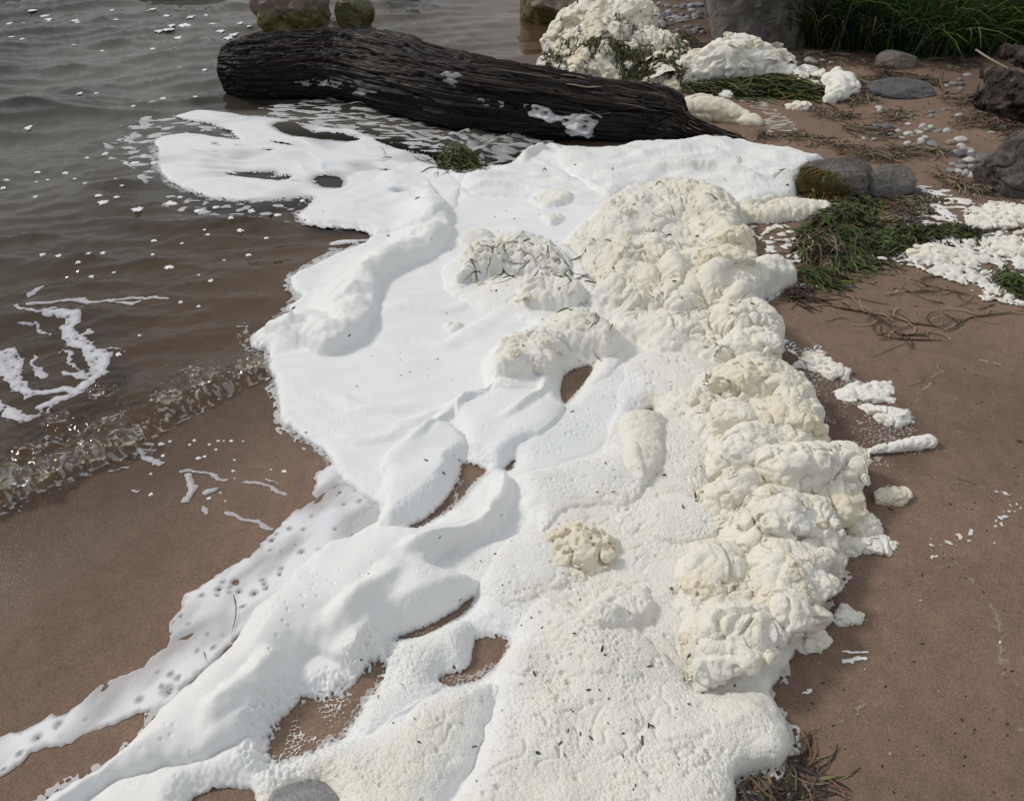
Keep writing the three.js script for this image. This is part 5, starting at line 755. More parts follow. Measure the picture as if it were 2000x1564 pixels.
stone({ name: 'rough_rock', seed: 37, detail: 44, at: up(put(1995, 360), 0.08), size: [0.22, 0.2, 0.17], cuts: 9, rough: 0.14, crack: 0.07, paint: (x, y, z, n, s) => mix3([0.06, 0.05, 0.045], [0.2, 0.175, 0.155], clamp(n * 0.8 + s * 0.3)), label: 'rough dark grey rock cut by the right edge beside the pebbles', category: 'rock' });
stone({ name: 'buried_stone', seed: 38, detail: 30, mat: WETROCK, at: up(put(600, 1580), 0.004), size: [0.07, 0.035, 0.055], cuts: 4, rough: 0.05, paint: (x, y, z, n, s) => mix3([0.14, 0.14, 0.14], [0.34, 0.34, 0.335], clamp(n * 0.6 + s * 0.5)), label: 'grey speckled stone showing through the foam at the bottom edge' });
stone({ name: 'bank_rock', seed: 39, detail: 30, at: up(put(1945, 40), 0.22), size: [0.3, 0.3, 0.25], cuts: 7, rough: 0.06, paint: (x, y, z, n) => mix3([0.15, 0.15, 0.15], [0.26, 0.255, 0.25], n), label: 'pale grey rock among the leaves at the top right corner', category: 'rock' });
// pebbles, each its own stone
{
  const R = rng(77), protos = []; const unit = (seed) => { const q = new THREE.IcosahedronGeometry(1, 5); q.deleteAttribute('normal'); q.deleteAttribute('uv'); const g = mergeVertices(q, 1e-5), P = g.attributes.position; for (let i = 0; i < P.count; i++) { const x = P.getX(i), y = P.getY(i), z = P.getZ(i), m = 1 + 0.28 * noise3(x * 0.9 + seed * 5, y * 0.9, z * 0.9) + 0.06 * noise3(x * 2.4 + seed, y * 2.4, z * 2.4); P.setXYZ(i, x * m, y * m * 0.62, z * m * 0.8); } g.computeVertexNormals(); return g; };
  for (let k = 0; k < 6; k++) protos.push(unit(k + 1));
  const tones = [[0.44, 0.425, 0.39], [0.33, 0.325, 0.315], [0.215, 0.215, 0.22], [0.12, 0.122, 0.13], [0.29, 0.245, 0.2], [0.5, 0.485, 0.45], [0.16, 0.152, 0.148]], mats = tones.map((t) => std({ color: new THREE.Color().setRGB(...t), roughness: 0.65, bumpMap: rockBump, bumpScale: 0.002 }));
  const peb = (u, v, w, tone, label, grp, top) => { const p = put(u, v, top), s = w * per([p[0], p[2]]) * 0.5, m = new THREE.Mesh(protos[Math.floor(R() * 6)], mats[tone]); m.name = numbered('pebble'); m.position.set(p[0], p[1] + s * (0.02 + 0.25 * R()), p[2]); m.scale.set(s * (0.85 + 0.4 * R()), s * (0.7 + 0.4 * R()), s * (0.8 + 0.3 * R())); m.rotation.set(0.3 * (R() - 0.5), R() * 6.28, 0.3 * (R() - 0.5)); tag(add(m), label, 'pebble', grp); };
  const toneName = ['pale grey', 'mid grey', 'blue-grey', 'dark slate', 'brownish', 'whitish', 'dark grey'];
  for (const [u, v, w, t] of [[1712, 248, 15, 3], [1733, 249, 18, 3], [1755, 257, 12, 0], [1775, 243, 11, 5], [1775, 262, 18, 5], [1802, 249, 18, 0], [1818, 250, 12, 5], [1790, 258, 10, 1], [1797, 260, 13, 5], [1740, 264, 13, 2], [1763, 270, 10, 5], [1785, 267, 10, 2], [1806, 270, 13, 5], [1800, 276, 15, 5], [1773, 281, 14, 5], [1785, 283, 12, 6], [1798, 281, 12, 1], [1822, 282, 18, 2], [1856, 280, 18, 4], [1875, 275, 20, 5], [1877, 286, 14, 5], [1882, 292, 18, 1], [1892, 294, 14, 1], [1868, 297, 14, 1], [1897, 298, 14, 5], [1828, 294, 14, 4], [1833, 257, 14, 2], [1810, 256, 13, 4], [1850, 257, 14, 5], [1707, 273, 9, 5], [1688, 271, 10, 0], [1874, 304, 20, 3], [1900, 308, 24, 3], [1916, 311, 26, 6], [1893, 316, 18, 5], [1930, 320, 16, 1], [1862, 323, 14, 1], [1878, 319, 16, 6], [1878, 329, 20, 2], [1897, 330, 16, 1], [1857, 334, 16, 2], [1870, 336, 14, 5], [1887, 341, 18, 1], [1907, 345, 24, 5], [1926, 349, 12, 1], [1852, 345, 12, 5], [1845, 215, 10, 2], [1875, 228, 14, 0], [1820, 220, 12, 2], [1819, 228, 13, 2], [1778, 228, 11, 2], [1718, 213, 12, 5], [1718, 217, 9, 5]])
    peb(u, v, w, t, toneName[t] + ' rounded pebble in the scatter on the sand left of the rough dark rock', toneName[t] + ' pebbles on the right sand');
  for (const [u, v, w, t] of [[1580, 122, 20, 1], [1605, 120, 14, 0], [1625, 124, 11, 0], [1590, 124, 14, 4], [1890, 148, 12, 1], [1875, 157, 11, 2], [1862, 165, 14, 2], [1878, 166, 12, 3], [1848, 170, 11, 1], [1850, 178, 10, 2], [1877, 175, 10, 2], [1955, 252, 18, 3], [1938, 260, 12, 1]]) peb(u, v, w, t, toneName[t] + ' pebble at the foot of the grassy bank', toneName[t] + ' pebbles below the grass');
  for (let k = 0; k < 75; k++) { const a = R(), b = R(), u = 1270 + 95 * a + 10 * b, v = 8 + 62 * b, t = [2, 3, 6, 1, 6, 3][Math.floor(R() * 6)]; peb(u, v, 8 + 9 * R(), t, toneName[t] + ' wet pebble in the strip between the tall foam heap and the boulder', toneName[t] + ' pebbles between heap and boulder'); }
}

// ------------------------------------------------------------------ weed
const GREEN = [[0.036, 0.05, 0.012], [0.062, 0.085, 0.018], [0.02, 0.027, 0.01], [0.1, 0.105, 0.035], [0.05, 0.044, 0.018]], BROWN = [[0.06, 0.04, 0.025], [0.12, 0.085, 0.055], [0.2, 0.155, 0.105], [0.045, 0.032, 0.022], [0.28, 0.225, 0.155]], OLIVE = [[0.085, 0.066, 0.014], [0.045, 0.04, 0.01], [0.12, 0.088, 0.016]];
function strandPts(R, x, z, ang, len, seg, y, bend) { const pts = []; let a = ang, c = (R() - 0.5) * bend; for (let i = 0; i <= seg; i++) { pts.push([x, y(x, z, i / seg), z]); x += Math.cos(a) * len / seg; z += Math.sin(a) * len / seg; a += c + (R() - 0.5) * bend * 0.7; c *= 0.96; } return pts; }
// a tangle: outline on the ground, height of its middle, number of strands, flow direction
function tangle(o) {
  const poly = lineOf(o.shape), b = box(poly), R = rng(o.seed), top = o.top ?? lie, cx = (b[0] + b[1]) / 2, cz = (b[2] + b[3]) / 2, g = group(o.name, cx, top(cx, cz), cz), P = new Pile(); let big = 0, maxd = 0.02, tries = 0;
  for (let i = 0; i < 60; i++) maxd = Math.max(maxd, sdPoly(poly, mix(b[0], b[1], R()), mix(b[2], b[3], R())));
  const gy = g.position.y;
  for (let k = 0; k < o.n && tries < o.n * 30;) {
    tries++; const x = mix(b[0], b[1], R()), z = mix(b[2], b[3], R()); if (sdPoly(poly, x, z) < 0) continue; k++;
    const lay = R(), y = (px, pz, t) => top(px, pz) + 0.003 + o.h * Math.pow(clamp((sdPoly(poly, px, pz) + 0.015) / maxd), 0.6) * (0.25 + 0.8 * lay) + 0.008 * Math.sin(t * 7 + k) * (o.h > 0.03 ? 1 : 0.25) + (o.curl ?? 0) * R() * 0.01;
    const len = mix(o.len[0], o.len[1], R()), pts = strandPts(R, x, z, o.dir + (R() - 0.5) * (o.spread ?? 2), len, 8, y, o.bend ?? 0.5).map((p) => [p[0] - cx, p[1] - gy, p[2] - cz]), set = o.sets[Math.floor(R() * R() * o.sets.length) % o.sets.length], col = set[Math.floor(R() * set.length)].map((q) => q * (0.75 + 0.6 * R()));
    const opt = { twist: (R() - 0.5) * 2.5, phase: (R() - 0.5) * 1.2 }, w = mix(o.w[0], o.w[1], R());
    if (big < (o.big ?? 14) && lay > 0.75) { big++; const S = new Pile(); S.ribbon(pts, w * 1.2, col, opt); S.build('strand', o.mat ?? WEED, g); } else P.ribbon(pts, w, col, opt);
  }
  const m = P.build('strands', o.mat ?? WEED, g); m.userData.kind = 'stuff'; return tag(g, o.label, o.category ?? 'seaweed', o.group);
}
tangle({ name: 'seaweed_clump', label: 'large dark green seaweed clump on the sand below the two-humped stone', shape: '1560,445 1590,420 1625,395 1660,385 1700,385 1705,410 1690,430 1680,450 1700,470 1690,500 1640,515 1580,515 1550,490', h: 0.05, n: 1100, len: [0.08, 0.24], w: [0.004, 0.0115], dir: 0.9, spread: 2.6, bend: 0.8, sets: [GREEN, GREEN, BROWN], seed: 3, big: 30 });
tangle({ name: 'seaweed_clump', label: 'knot of reddish brown dried seaweed at the lower left of the green clump', shape: '1555,490 1580,465 1640,465 1655,495 1620,520 1570,518', h: 0.06, n: 260, len: [0.08, 0.2], w: [0.003, 0.006], dir: 0.2, spread: 3.5, bend: 0.8, sets: [BROWN, BROWN, GREEN], seed: 4 });
tangle({ name: 'seaweed_clump', label: 'dark green seaweed strip running right from the clump to the foam spread', shape: '1680,465 1730,450 1800,448 1860,445 1910,455 1905,475 1850,470 1790,480 1760,505 1700,500', h: 0.04, n: 520, len: [0.05, 0.14], w: [0.004, 0.008], dir: 0.25, spread: 1.8, bend: 0.7, sets: [GREEN, GREEN, [[0.02, 0.028, 0.012]]], seed: 5, big: 20 });
tangle({ name: 'seaweed_clump', label: 'small bright green seaweed patch at the sand edge of the cream bank', shape: '1550,535 1580,520 1615,535 1620,552 1590,555 1560,550', h: 0.025, n: 160, len: [0.06, 0.14], w: [0.004, 0.008], dir: 0.7, spread: 1.2, bend: 0.4, sets: [GREEN], seed: 6 });
tangle({ name: 'seaweed_clump', label: 'dark seaweed clump in the foam at the right edge', shape: '1915,545 1940,530 1970,545 2010,560 2050,580 2010,585 1950,575', h: 0.045, n: 260, len: [0.06, 0.16], w: [0.004, 0.007], dir: 0.5, spread: 2, bend: 0.7, sets: [GREEN, BROWN], seed: 7 });
tangle({ name: 'seaweed_clump', label: 'green seaweed tuft standing on the white foam below the log', shape: '846,312 870,300 905,298 930,315 925,335 895,338 865,328', h: 0.09, n: 230, len: [0.08, 0.2], w: [0.004, 0.008], dir: 1.1, spread: 2.4, bend: 0.9, sets: [GREEN, GREEN, OLIVE], seed: 8, top: foamTop });
tangle({ name: 'seaweed_mat', label: 'flat mat of green seaweed between the foam mound and the yellow wedge', shape: '1300,175 1340,165 1420,158 1500,150 1560,150 1620,160 1620,185 1570,195 1500,190 1430,190 1350,188', h: 0.05, n: 900, len: [0.12, 0.35], w: [0.006, 0.012], dir: 0.15, spread: 1.3, bend: 0.5, sets: [GREEN, GREEN, OLIVE], seed: 9, big: 24 });
tangle({ name: 'seaweed_clump', label: 'dark dripping weed under the left side of the two-humped stone', shape: '1556,372 1575,350 1600,362 1640,376 1670,375 1665,395 1620,400 1570,395', h: 0.05, n: 300, len: [0.05, 0.12], w: [0.004, 0.008], dir: 1.5, spread: 1.4, bend: 0.4, sets: [OLIVE, GREEN], seed: 10 });
tangle({ name: 'seaweed_clump', label: 'loose green weed strands caught among the small cream lumps in mid foam', shape: '890,548 960,520 1050,515 1110,540 1160,600 1200,690 1140,660 1060,610 960,560', h: 0.004, n: 75, len: [0.04, 0.14], w: [0.003, 0.006], dir: 0.5, spread: 2.4, bend: 0.5, sets: [GREEN], seed: 14, top: foamTop, big: 10 });
{ // moss hanging on the humped stone
  const P = new Pile(), R = rng(12); for (let k = 0; k < 230; k++) { const a = Math.PI * (R() < 0.7 ? 0.62 + 0.55 * R() : 0.2 + 0.9 * R()), q0 = 0.62 + 0.25 * R(), n = 3 + Math.floor(2 * R()), x = Math.cos(a) * 0.195, z = Math.sin(a) * 0.13, pts = [], dr = (R() - 0.5) * 0.02; for (let i = 0; i < n; i++) { const q = q0 + 0.06 * i; pts.push([x * q + dr * i, 0.012 + 0.128 * Math.sqrt(Math.max(0, 1 - (q * 0.88) ** 2)) + 0.006 * R(), z * q + dr * i * 0.5 + 0.006 * (R() - 0.5)]); } P.ribbon(pts, 0.003 + 0.004 * R(), OLIVE[k % 3].map((q) => q * (0.5 + 0.9 * R()))); }
  P.build('moss', WEED, hump).userData.kind = 'stuff';
}
for (const [i, [shape, label, n, h, dir, dark]] of [
  ['1700,420 1780,400 1830,410 1790,445 1720,450', 'brown dried weed litter right of the green clump', 180, 0.015, 0.3, 0],
  ['1330,60 1375,90 1400,110 1360,118 1320,95 1290,75', 'dark weed litter between the pebbles and the foam mound', 260, 0.03, 0.6, 1],
  ['1560,95 1640,105 1700,110 1720,130 1640,130 1560,118', 'dark weed litter at the foot of the grass by the boulder', 260, 0.03, 0.1, 1],
  ['1665,145 1700,165 1705,195 1670,205 1640,200 1680,180', 'brown twiggy litter right of the crumpled foam heap', 200, 0.03, 1.2, 0],
  ['1560,205 1620,215 1670,230 1640,240 1570,225', 'brown weed wisp on sand below the crumpled foam heap', 140, 0.02, 0.25, 0],
  ['1700,222 1760,215 1780,230 1740,242 1700,240', 'dark weed wisp on sand above the pebble scatter', 110, 0.015, 0.1, 0],
  ['1840,245 1890,215 1950,215 1985,245 1920,255 1860,250', 'brown weed litter in front of the dark stump', 260, 0.03, 0.1, 0],
  ['1600,272 1650,280 1700,295 1760,300 1740,318 1680,315 1630,300', 'pale dried weed tangle above the two-humped stone', 240, 0.02, 0.3, 0],
  ['1710,292 1780,288 1830,292 1860,300 1800,308 1730,305', 'brown weed line below the pebble scatter', 180, 0.02, 0.05, 0],
  ['1820,330 1850,350 1900,365 1940,370 1930,382 1860,372 1810,345', 'brown weed tangle below the last pebbles', 180, 0.025, 0.3, 0],
  ['1950,260 2010,260 2030,285 1990,290 1945,275', 'pale dried weed bundle by the right edge under the stump', 200, 0.03, 0.2, 0],
  ['1725,138 1770,145 1830,158 1820,168 1750,152', 'dark litter line above the flat blue-grey stone', 120, 0.015, 0.3, 1],
  ['1470,262 1490,255 1490,270 1475,272', 'olive weed scrap at the tip of the log', 60, 0.012, 0.4, 0],
  ['1432,1545 1460,1525 1505,1535 1525,1575 1500,1640 1430,1640', 'dark weed bundle at the bottom edge under the foam corner', 240, 0.03, 0.6, 1],
  ['1535,1480 1550,1490 1548,1510 1530,1512', 'tiny weed scrap at the foam corner near the bottom', 40, 0.012, 0.6, 1],
  ['1500,110 1560,100 1600,130 1560,150 1520,140', 'dark weed litter between the white mound and the beige stone', 200, 0.02, 0.2, 1],
  ['1690,130 1740,140 1730,160 1690,165', 'dark weed litter left of the flat blue-grey stone', 150, 0.02, 0.4, 1],
  ['1790,110 1880,112 1920,130 1860,140 1800,130', 'dark litter under the bright grass', 220, 0.02, 0.1, 1],
  ['1820,190 1900,180 1920,200 1860,210', 'brown weed litter between the flat stone and the stump', 150, 0.015, 0.15, 0],
  ['1640,245 1720,250 1760,268 1700,275 1640,262', 'brown weed wisps left of the pebble scatter', 130, 0.012, 0.2, 0],
  ['1500,255 1560,262 1620,275 1600,285 1520,270', 'thin brown weed wisps above the white foam tongue', 90, 0.01, 0.2, 0],
  ['1900,230 1990,235 2010,255 1930,258', 'dark weed litter at the foot of the stump', 200, 0.025, 0.1, 1],
  ['1720,385 1800,375 1830,400 1780,420 1720,410', 'reddish brown weed litter below the right hump of the stone', 200, 0.015, 0.3, 0],
  ['1520,570 1560,560 1570,580 1530,590', 'dark weed scrap under the right tip of the cream bank', 70, 0.02, 0.4, 1],
].entries()) tangle({ name: 'weed_litter', label, shape, h, n, len: shape.startsWith('1430,1545') ? [0.02, 0.07] : [0.05, 0.15], w: shape.startsWith('1430,1545') ? [0.002, 0.004] : [0.0025, 0.006], dir, spread: 2.2, bend: 0.7, sets: dark ? [BROWN.slice(0, 4), [[0.03, 0.024, 0.018]], GREEN] : [BROWN, BROWN, [[0.16, 0.13, 0.06]]], seed: 40 + i, mat: DRY, big: 8, category: 'weed litter' });
// single strands on the sand
for (const [i, [l, w, dark, label]] of [
  ['1590,570 1640,578 1700,590 1740,598', 0.005, 0, 'thin straight weed stalk below the green patch'], ['1520,588 1570,590 1610,588 1650,586', 0.005, 1, 'dark weed stalk at the right tip of the bank'],
  ['1600,590 1640,602 1690,612 1720,625 1740,640', 0.012, 1, 'thick brown weed strand at the start of the sand tangle'], ['1690,612 1730,618 1780,632 1830,640 1850,648', 0.008, 0, 'long weed strand in the middle of the sand tangle'],
  ['1845,648 1870,632 1900,620 1950,615 2000,608', 0.009, 0, 'olive weed stalk curving to the right edge'], ['1780,545 1830,562 1880,575 1910,582', 0.009, 0, 'brown weed stalk ending at the foam spread'], ['1765,560 1770,570 1800,570 1840,571', 0.008, 0, 'hooked green weed strand on the sand'],
  ['1720,635 1725,655 1740,662 1790,665 1840,668', 0.006, 1, 'brown bent strand under the sand tangle'], ['1740,640 1760,655 1800,655 1815,662', 0.01, 1, 'crumpled dark strand low in the sand tangle'], ['1700,620 1716,655 1735,650', 0.006, 0, 'pale looped strand at the left of the sand tangle'],
  ['1820,588 1845,595', 0.006, 1, 'short dark weed bit right of the sand tangle'], ['1865,600 1895,592 1920,598', 0.004, 0, 'thin pale straw near the right foam spread'], ['1910,605 1945,595', 0.006, 1, 'short brown weed bit near the right edge'],
  ['1700,698 1740,682 1770,672', 0.003, 0, 'thin pale straw on open sand'], ['1770,755 1800,745 1806,733', 0.003, 0, 'bent golden straw on open sand right of the crumbs'], ['1640,520 1690,526 1740,528', 0.006, 1, 'dark stalk below the seaweed clump'],
  ['1545,1470 1570,1440 1600,1425', 0.003, 1, 'thin curved twig at the foam corner near the bottom'], ['1870,935 1905,948', 0.002, 1, 'fine dark twig on sand near the foam arc'], ['1985,860 1998,866', 0.005, 1, 'dark leaf bit at the right edge of the sand'], ['1735,994 1745,998', 0.004, 1, 'dark leaf bit below the yellowish foam block'],
  ['1610,630 1640,622 1660,625', 0.004, 0, 'pale straw left of the sand tangle'],
].entries()) {
  const P = new Pile(), c = new THREE.CatmullRomCurve3(parse(l).map(([u, v]) => { const p = put(u, v); return new THREE.Vector3(p[0], p[1] + 0.003, p[2]); })), pts = c.getPoints(14).map((p, k) => [p.x + 0.002 * Math.sin(k * 2.1 + i), Math.max(p.y, lie(p.x, p.z) + 0.003 + 0.002 * Math.sin(k + i)), p.z]);
  P.ribbon(pts, w, (dark ? BROWN[i % 2 ? 0 : 1] : i % 3 ? BROWN[4] : [0.17, 0.15, 0.075]).map((q) => q * 0.9), { twist: 2, fold: 0.25 });
  if (w > 0.007) { const R = rng(300 + i); for (let k = 0; k < 9; k++) { const q = pts[1 + Math.floor(R() * 12)]; P.ribbon(strandPts(R, q[0], q[2], R() * 6.28, 0.05 + 0.09 * R(), 6, (x, z) => lie(x, z) + 0.003 + 0.006 * R(), 0.8), 0.003 + 0.003 * R(), BROWN[Math.floor(R() * 5)]); } }
  tag(P.build('weed_strand', DRY), label, 'weed strand');
}
// scraps of green leaf on the foam
{
  const R = rng(91);
  for (const [u, v, du, dv, label] of [[895, 550, 45, -12, 'long green blade at the left end of the lumpy mid foam'], [905, 538, 25, -22, 'short green blade left of the mid foam lump'], [960, 552, 45, -14, 'green blade across the front of the mid foam lump'], [1030, 518, 45, 12, 'dark green blade on top of the mid foam lump'], [1070, 525, 30, 15, 'brown-green blade right on the mid foam lump'], [1060, 600, 60, 5, 'green blade below the second foam lump'], [1130, 590, 25, 22, 'green blade in the hollow beside the cream bank'], [1150, 480, 12, -14, 'green scrap on the upper left of the bank'], [1180, 455, 18, -5, 'leaf scrap at the edge of the upper bank lump'], [1265, 450, 14, 3, 'small leaf scrap on the upper bank lump'], [1290, 450, 26, 16, 'thin green blade on the upper bank lump'], [1363, 418, 5, -10, 'leaf flake on the right upper bank lump'], [1415, 350, 6, -14, 'green flake on the upper white foam'], [1440, 316, 3, -10, 'upright leaf tip on the white foam below the log'], [1508, 345, 30, -14, 'green blade on the white foam near the humped stone'], [1375, 378, 28, 12, 'dark blade in the crease above the bank'], [1280, 362, 12, -3, 'yellow leaf on the white foam'], [1195, 335, 3, -8, 'small leaf tip on the foam basin'], [1060, 335, 8, -2, 'tiny leaf on the foam basin left'], [940, 330, 12, 10, 'dark stalk beside the green tuft'], [742, 285, 8, 20, 'green loop of weed on the upper foam'], [740, 312, 26, -4, 'green blade on the upper foam left of the tuft'], [455, 1160, -4, 80, 'thin green stem lying across the foam lace'], [398, 1272, 12, 30, 'short green stem at the edge of the front lobe'], [575, 1400, 6, -18, 'small green sprig in the bare sand gap'], [1150, 700, 25, 6, 'dark green blade over the small sand hole'], [1190, 655, 12, -22, 'green blade beside the cream lump'], [1330, 600, 2, -20, 'thin dark blade in the upper bank'], [1570, 560, 30, 6, 'green strand end by the sand patch'], [1395, 735, 6, -14, 'tiny dark stalk above the lower bank'], [1360, 975, -4, -12, 'tiny dark stalk beside the foam leaf']]) {
    const a = spot(u, v, 0.004, foamTop), b = spot(u + du, v + dv, 0.004, foamTop), P = new Pile(), pts = [], n = 10, bow = 0.18 * (R() - 0.5);
    for (let k = 0; k <= n; k++) { const t = k / n, x = mix(a[0], b[0], t) + (b[1] - a[1]) * bow * Math.sin(t * 3.14), z = mix(a[1], b[1], t) - (b[0] - a[0]) * bow * Math.sin(t * 3.14); pts.push([x, Math.max(foamTop(x, z), 0) + 0.005 + 0.006 * Math.sin(t * 3.14), z]); }
    P.ribbon(pts, v > 1000 ? 0.0028 : 0.0065, GREEN[Math.floor(R() * 4)].map((q) => q * 1.3), { twist: 1.2, phase: 0.4 }); tag(P.build('leaf_scrap', WEED), label, 'leaf');
  }
}
{ // weed draped over the tall heap
  const P = new Pile(), R = rng(23), g = group('seaweed_drape', heapBig.position.x, heapBig.position.y, heapBig.position.z); tag(g, 'green and brown seaweed draped over the front of the tall foam heap', 'seaweed');
  const topOf = (x, z) => { let y = 0.65; for (let k = 0; k < 60; k++) { const d = heapBig.sdf(x, y, z); if (d < 0.004) return y; y -= Math.max(0.006, d * 0.7); if (y < -0.04) return null; } return y; };
  let big = 0;
  for (let k = 0, tries = 0; k < 900 && tries < 9000; tries++) {
    const x = (R() - 0.5) * 1.0, z = 0.42 - R() * R() * 0.75; const y0 = topOf(x, z); if (y0 === null || y0 < 0.005) continue;
    const dens = noise2(x * 5 + 2, z * 5 + y0 * 3); if (dens < -0.1 + (z < 0 ? 0.3 : 0)) continue; k++;
    k--; const pts = strandPts(R, x, z, R() * 6.28, 0.05 + 0.11 * R(), 8, () => 0, 0.9).map((p) => { const y = topOf(p[0], p[2]); return [p[0], (y ?? -0.03) + 0.006 + 0.012 * R(), p[2]]; }), ys = pts.map((p) => p[1]); if (Math.max(...ys) - Math.min(...ys) > 0.085) continue; k++; const set = R() < 0.7 ? GREEN : R() < 0.5 ? OLIVE : BROWN, col = set[Math.floor(R() * set.length)].map((q) => q * (0.9 + 0.6 * R()));
    if (big < 24 && R() < 0.1) { big++; const S = new Pile(); S.ribbon(pts, 0.012, col, { twist: 1 }); S.build('strand', WEED, g); } else P.ribbon(pts, 0.005 + 0.006 * R(), col, { twist: 1.5 * (R() - 0.5) });
  }
  P.build('strands', WEED, g).userData.kind = 'stuff';
}

// ------------------------------------------------------------------ stump and broken wood at the right edge
function branchy(o) { // capsules with grain, meshed as one piece of wood
  const segs = o.segs.map(([u, v, h, r, u2, v2, hh, r2]) => { const a = spot(u, v, h), b = spot(u2, v2, hh); return [a[0], lie(...a) + h, a[1], r, b[0], lie(...b) + hh, b[1], r2]; }), A = put(...o.foot); let lo = [1e9, 1e9, 1e9], hi = [-1e9, -1e9, -1e9];
  for (const s of segs) for (const q of [0, 4]) for (let k = 0; k < 3; k++) { lo[k] = Math.min(lo[k], s[q + k] - s[q + 3] - 0.04); hi[k] = Math.max(hi[k], s[q + k] + s[q + 3] + 0.04); }
  const f = (x, y, z) => { let s = 0, m = 1e9, u = 0; for (const q of segs) { const ex = q[4] - q[0], ey = q[5] - q[1], ez = q[6] - q[2], wx = x - q[0], wy = y - q[1], wz = z - q[2], t = clamp((wx * ex + wy * ey + wz * ez) / (ex * ex + ey * ey + ez * ez)), d = Math.hypot(wx - ex * t, wy - ey * t, wz - ez * t) - mix(q[3], q[7], t); s += Math.exp(-d / 0.012); if (d < m) { m = d; u = t; } } let d = -0.012 * Math.log(Math.max(s, 1e-30)); if (Math.abs(d) < 0.06) { const n = 1 - Math.abs(noise3(x * 14 + y * 6, y * 22 - x * 14, z * 30)); d -= 0.03 * (n * n - 0.55) + 0.012 * noise3(x * 50, y * 50, z * 60); } return d; };
  const { P, I } = surfaceNets(f, lo, hi, 0.009), C = [], U = [], g = new THREE.BufferGeometry();
  for (let i = 0; i < P.length; i += 3) { const n = 0.5 + 0.9 * fbm3(P[i] * 9, P[i + 1] * 16, P[i + 2] * 16, 3), e = ss(0.55, 0.85, 0.5 + 0.5 * noise3(P[i] * 12 + 4, P[i + 1] * 30, P[i + 2] * 20)); C.push(...mix3(mix3([0.012, 0.01, 0.009], [0.06, 0.045, 0.035], n), [0.22, 0.17, 0.125], e * (o.pale ?? 0.5))); U.push(P[i] * 0.7, P[i + 1] + P[i + 2]); P[i] -= A[0]; P[i + 1] -= A[1]; P[i + 2] -= A[2]; }
  g.setAttribute('position', new THREE.Float32BufferAttribute(P, 3)); g.setAttribute('color', new THREE.Float32BufferAttribute(C, 3)); g.setAttribute('uv', new THREE.Float32BufferAttribute(U, 2)); g.setIndex(I); g.computeVertexNormals();
  const m = meshOf(o.name, g, WOOD); m.position.set(...A); return tag(m, o.label, o.category);
}
branchy({ name: 'driftwood_stump', foot: [1960, 225], pale: 0.6, label: 'black splintered driftwood stump at the right edge above the pebbles', category: 'driftwood', segs: [[1930, 140, 0.12, 0.03, 1965, 170, 0.12, 0.07], [1965, 170, 0.12, 0.07, 2030, 190, 0.1, 0.1], [1930, 195, 0.06, 0.06, 2000, 195, 0.1, 0.1], [1965, 222, 0.03, 0.045, 1960, 195, 0.08, 0.06], [1925, 190, 0.05, 0.035, 1960, 205, 0.07, 0.07], [1990, 205, 0.06, 0.09, 2060, 215, 0.06, 0.1], [1940, 160, 0.1, 0.025, 2010, 195, 0.13, 0.05]] });
branchy({ name: 'broken_branch', foot: [1990, 120], pale: 0.35, label: 'dark broken branch leaning in the leaves above the stump', category: 'driftwood', segs: [[1965, 100, 0.16, 0.035, 2050, 130, 0.2, 0.06], [2050, 130, 0.2, 0.06, 2120, 150, 0.1, 0.08]] });
for (const [i, [pts, r, label, c]] of [[[[1907, 97, 0.18], [1935, 115, 0.16], [1970, 134, 0.13]], 0.006, 'pale thin stick leaning over the stump', [0.3, 0.25, 0.18]], [[[1842, 140, 0.05], [1838, 160, 0.02], [1850, 182, 0.01]], 0.009, 'short brown twig standing in sand left of the stump', [0.12, 0.085, 0.06]], [[[1880, 192, 0.01], [1900, 188, 0.02], [1912, 165, 0.03]], 0.009, 'curved brown root end beside the stump', [0.1, 0.075, 0.055]], [[[1752, 106, 0.03], [1760, 112, 0.02], [1768, 118, 0.06]], 0.006, 'small white stick on the beige stone', [0.4, 0.37, 0.33]]].entries()) {
  const c3 = new THREE.CatmullRomCurve3(pts.map(([u, v, h]) => { const p = spot(u, v, h); return new THREE.Vector3(p[0], lie(...p) + h, p[1]); })), g = new THREE.TubeGeometry(c3, 14, r, 7), q = g.attributes.position, col = []; for (let k = 0; k < q.count; k++) { const n = 1 + 0.25 * noise3(q.getX(k) * 60, q.getY(k) * 60, q.getZ(k) * 60); col.push(c[0] * n, c[1] * n, c[2] * n); } g.setAttribute('color', new THREE.Float32BufferAttribute(col, 3)); tag(meshOf('stick', g, TWIG), label, 'stick');
}

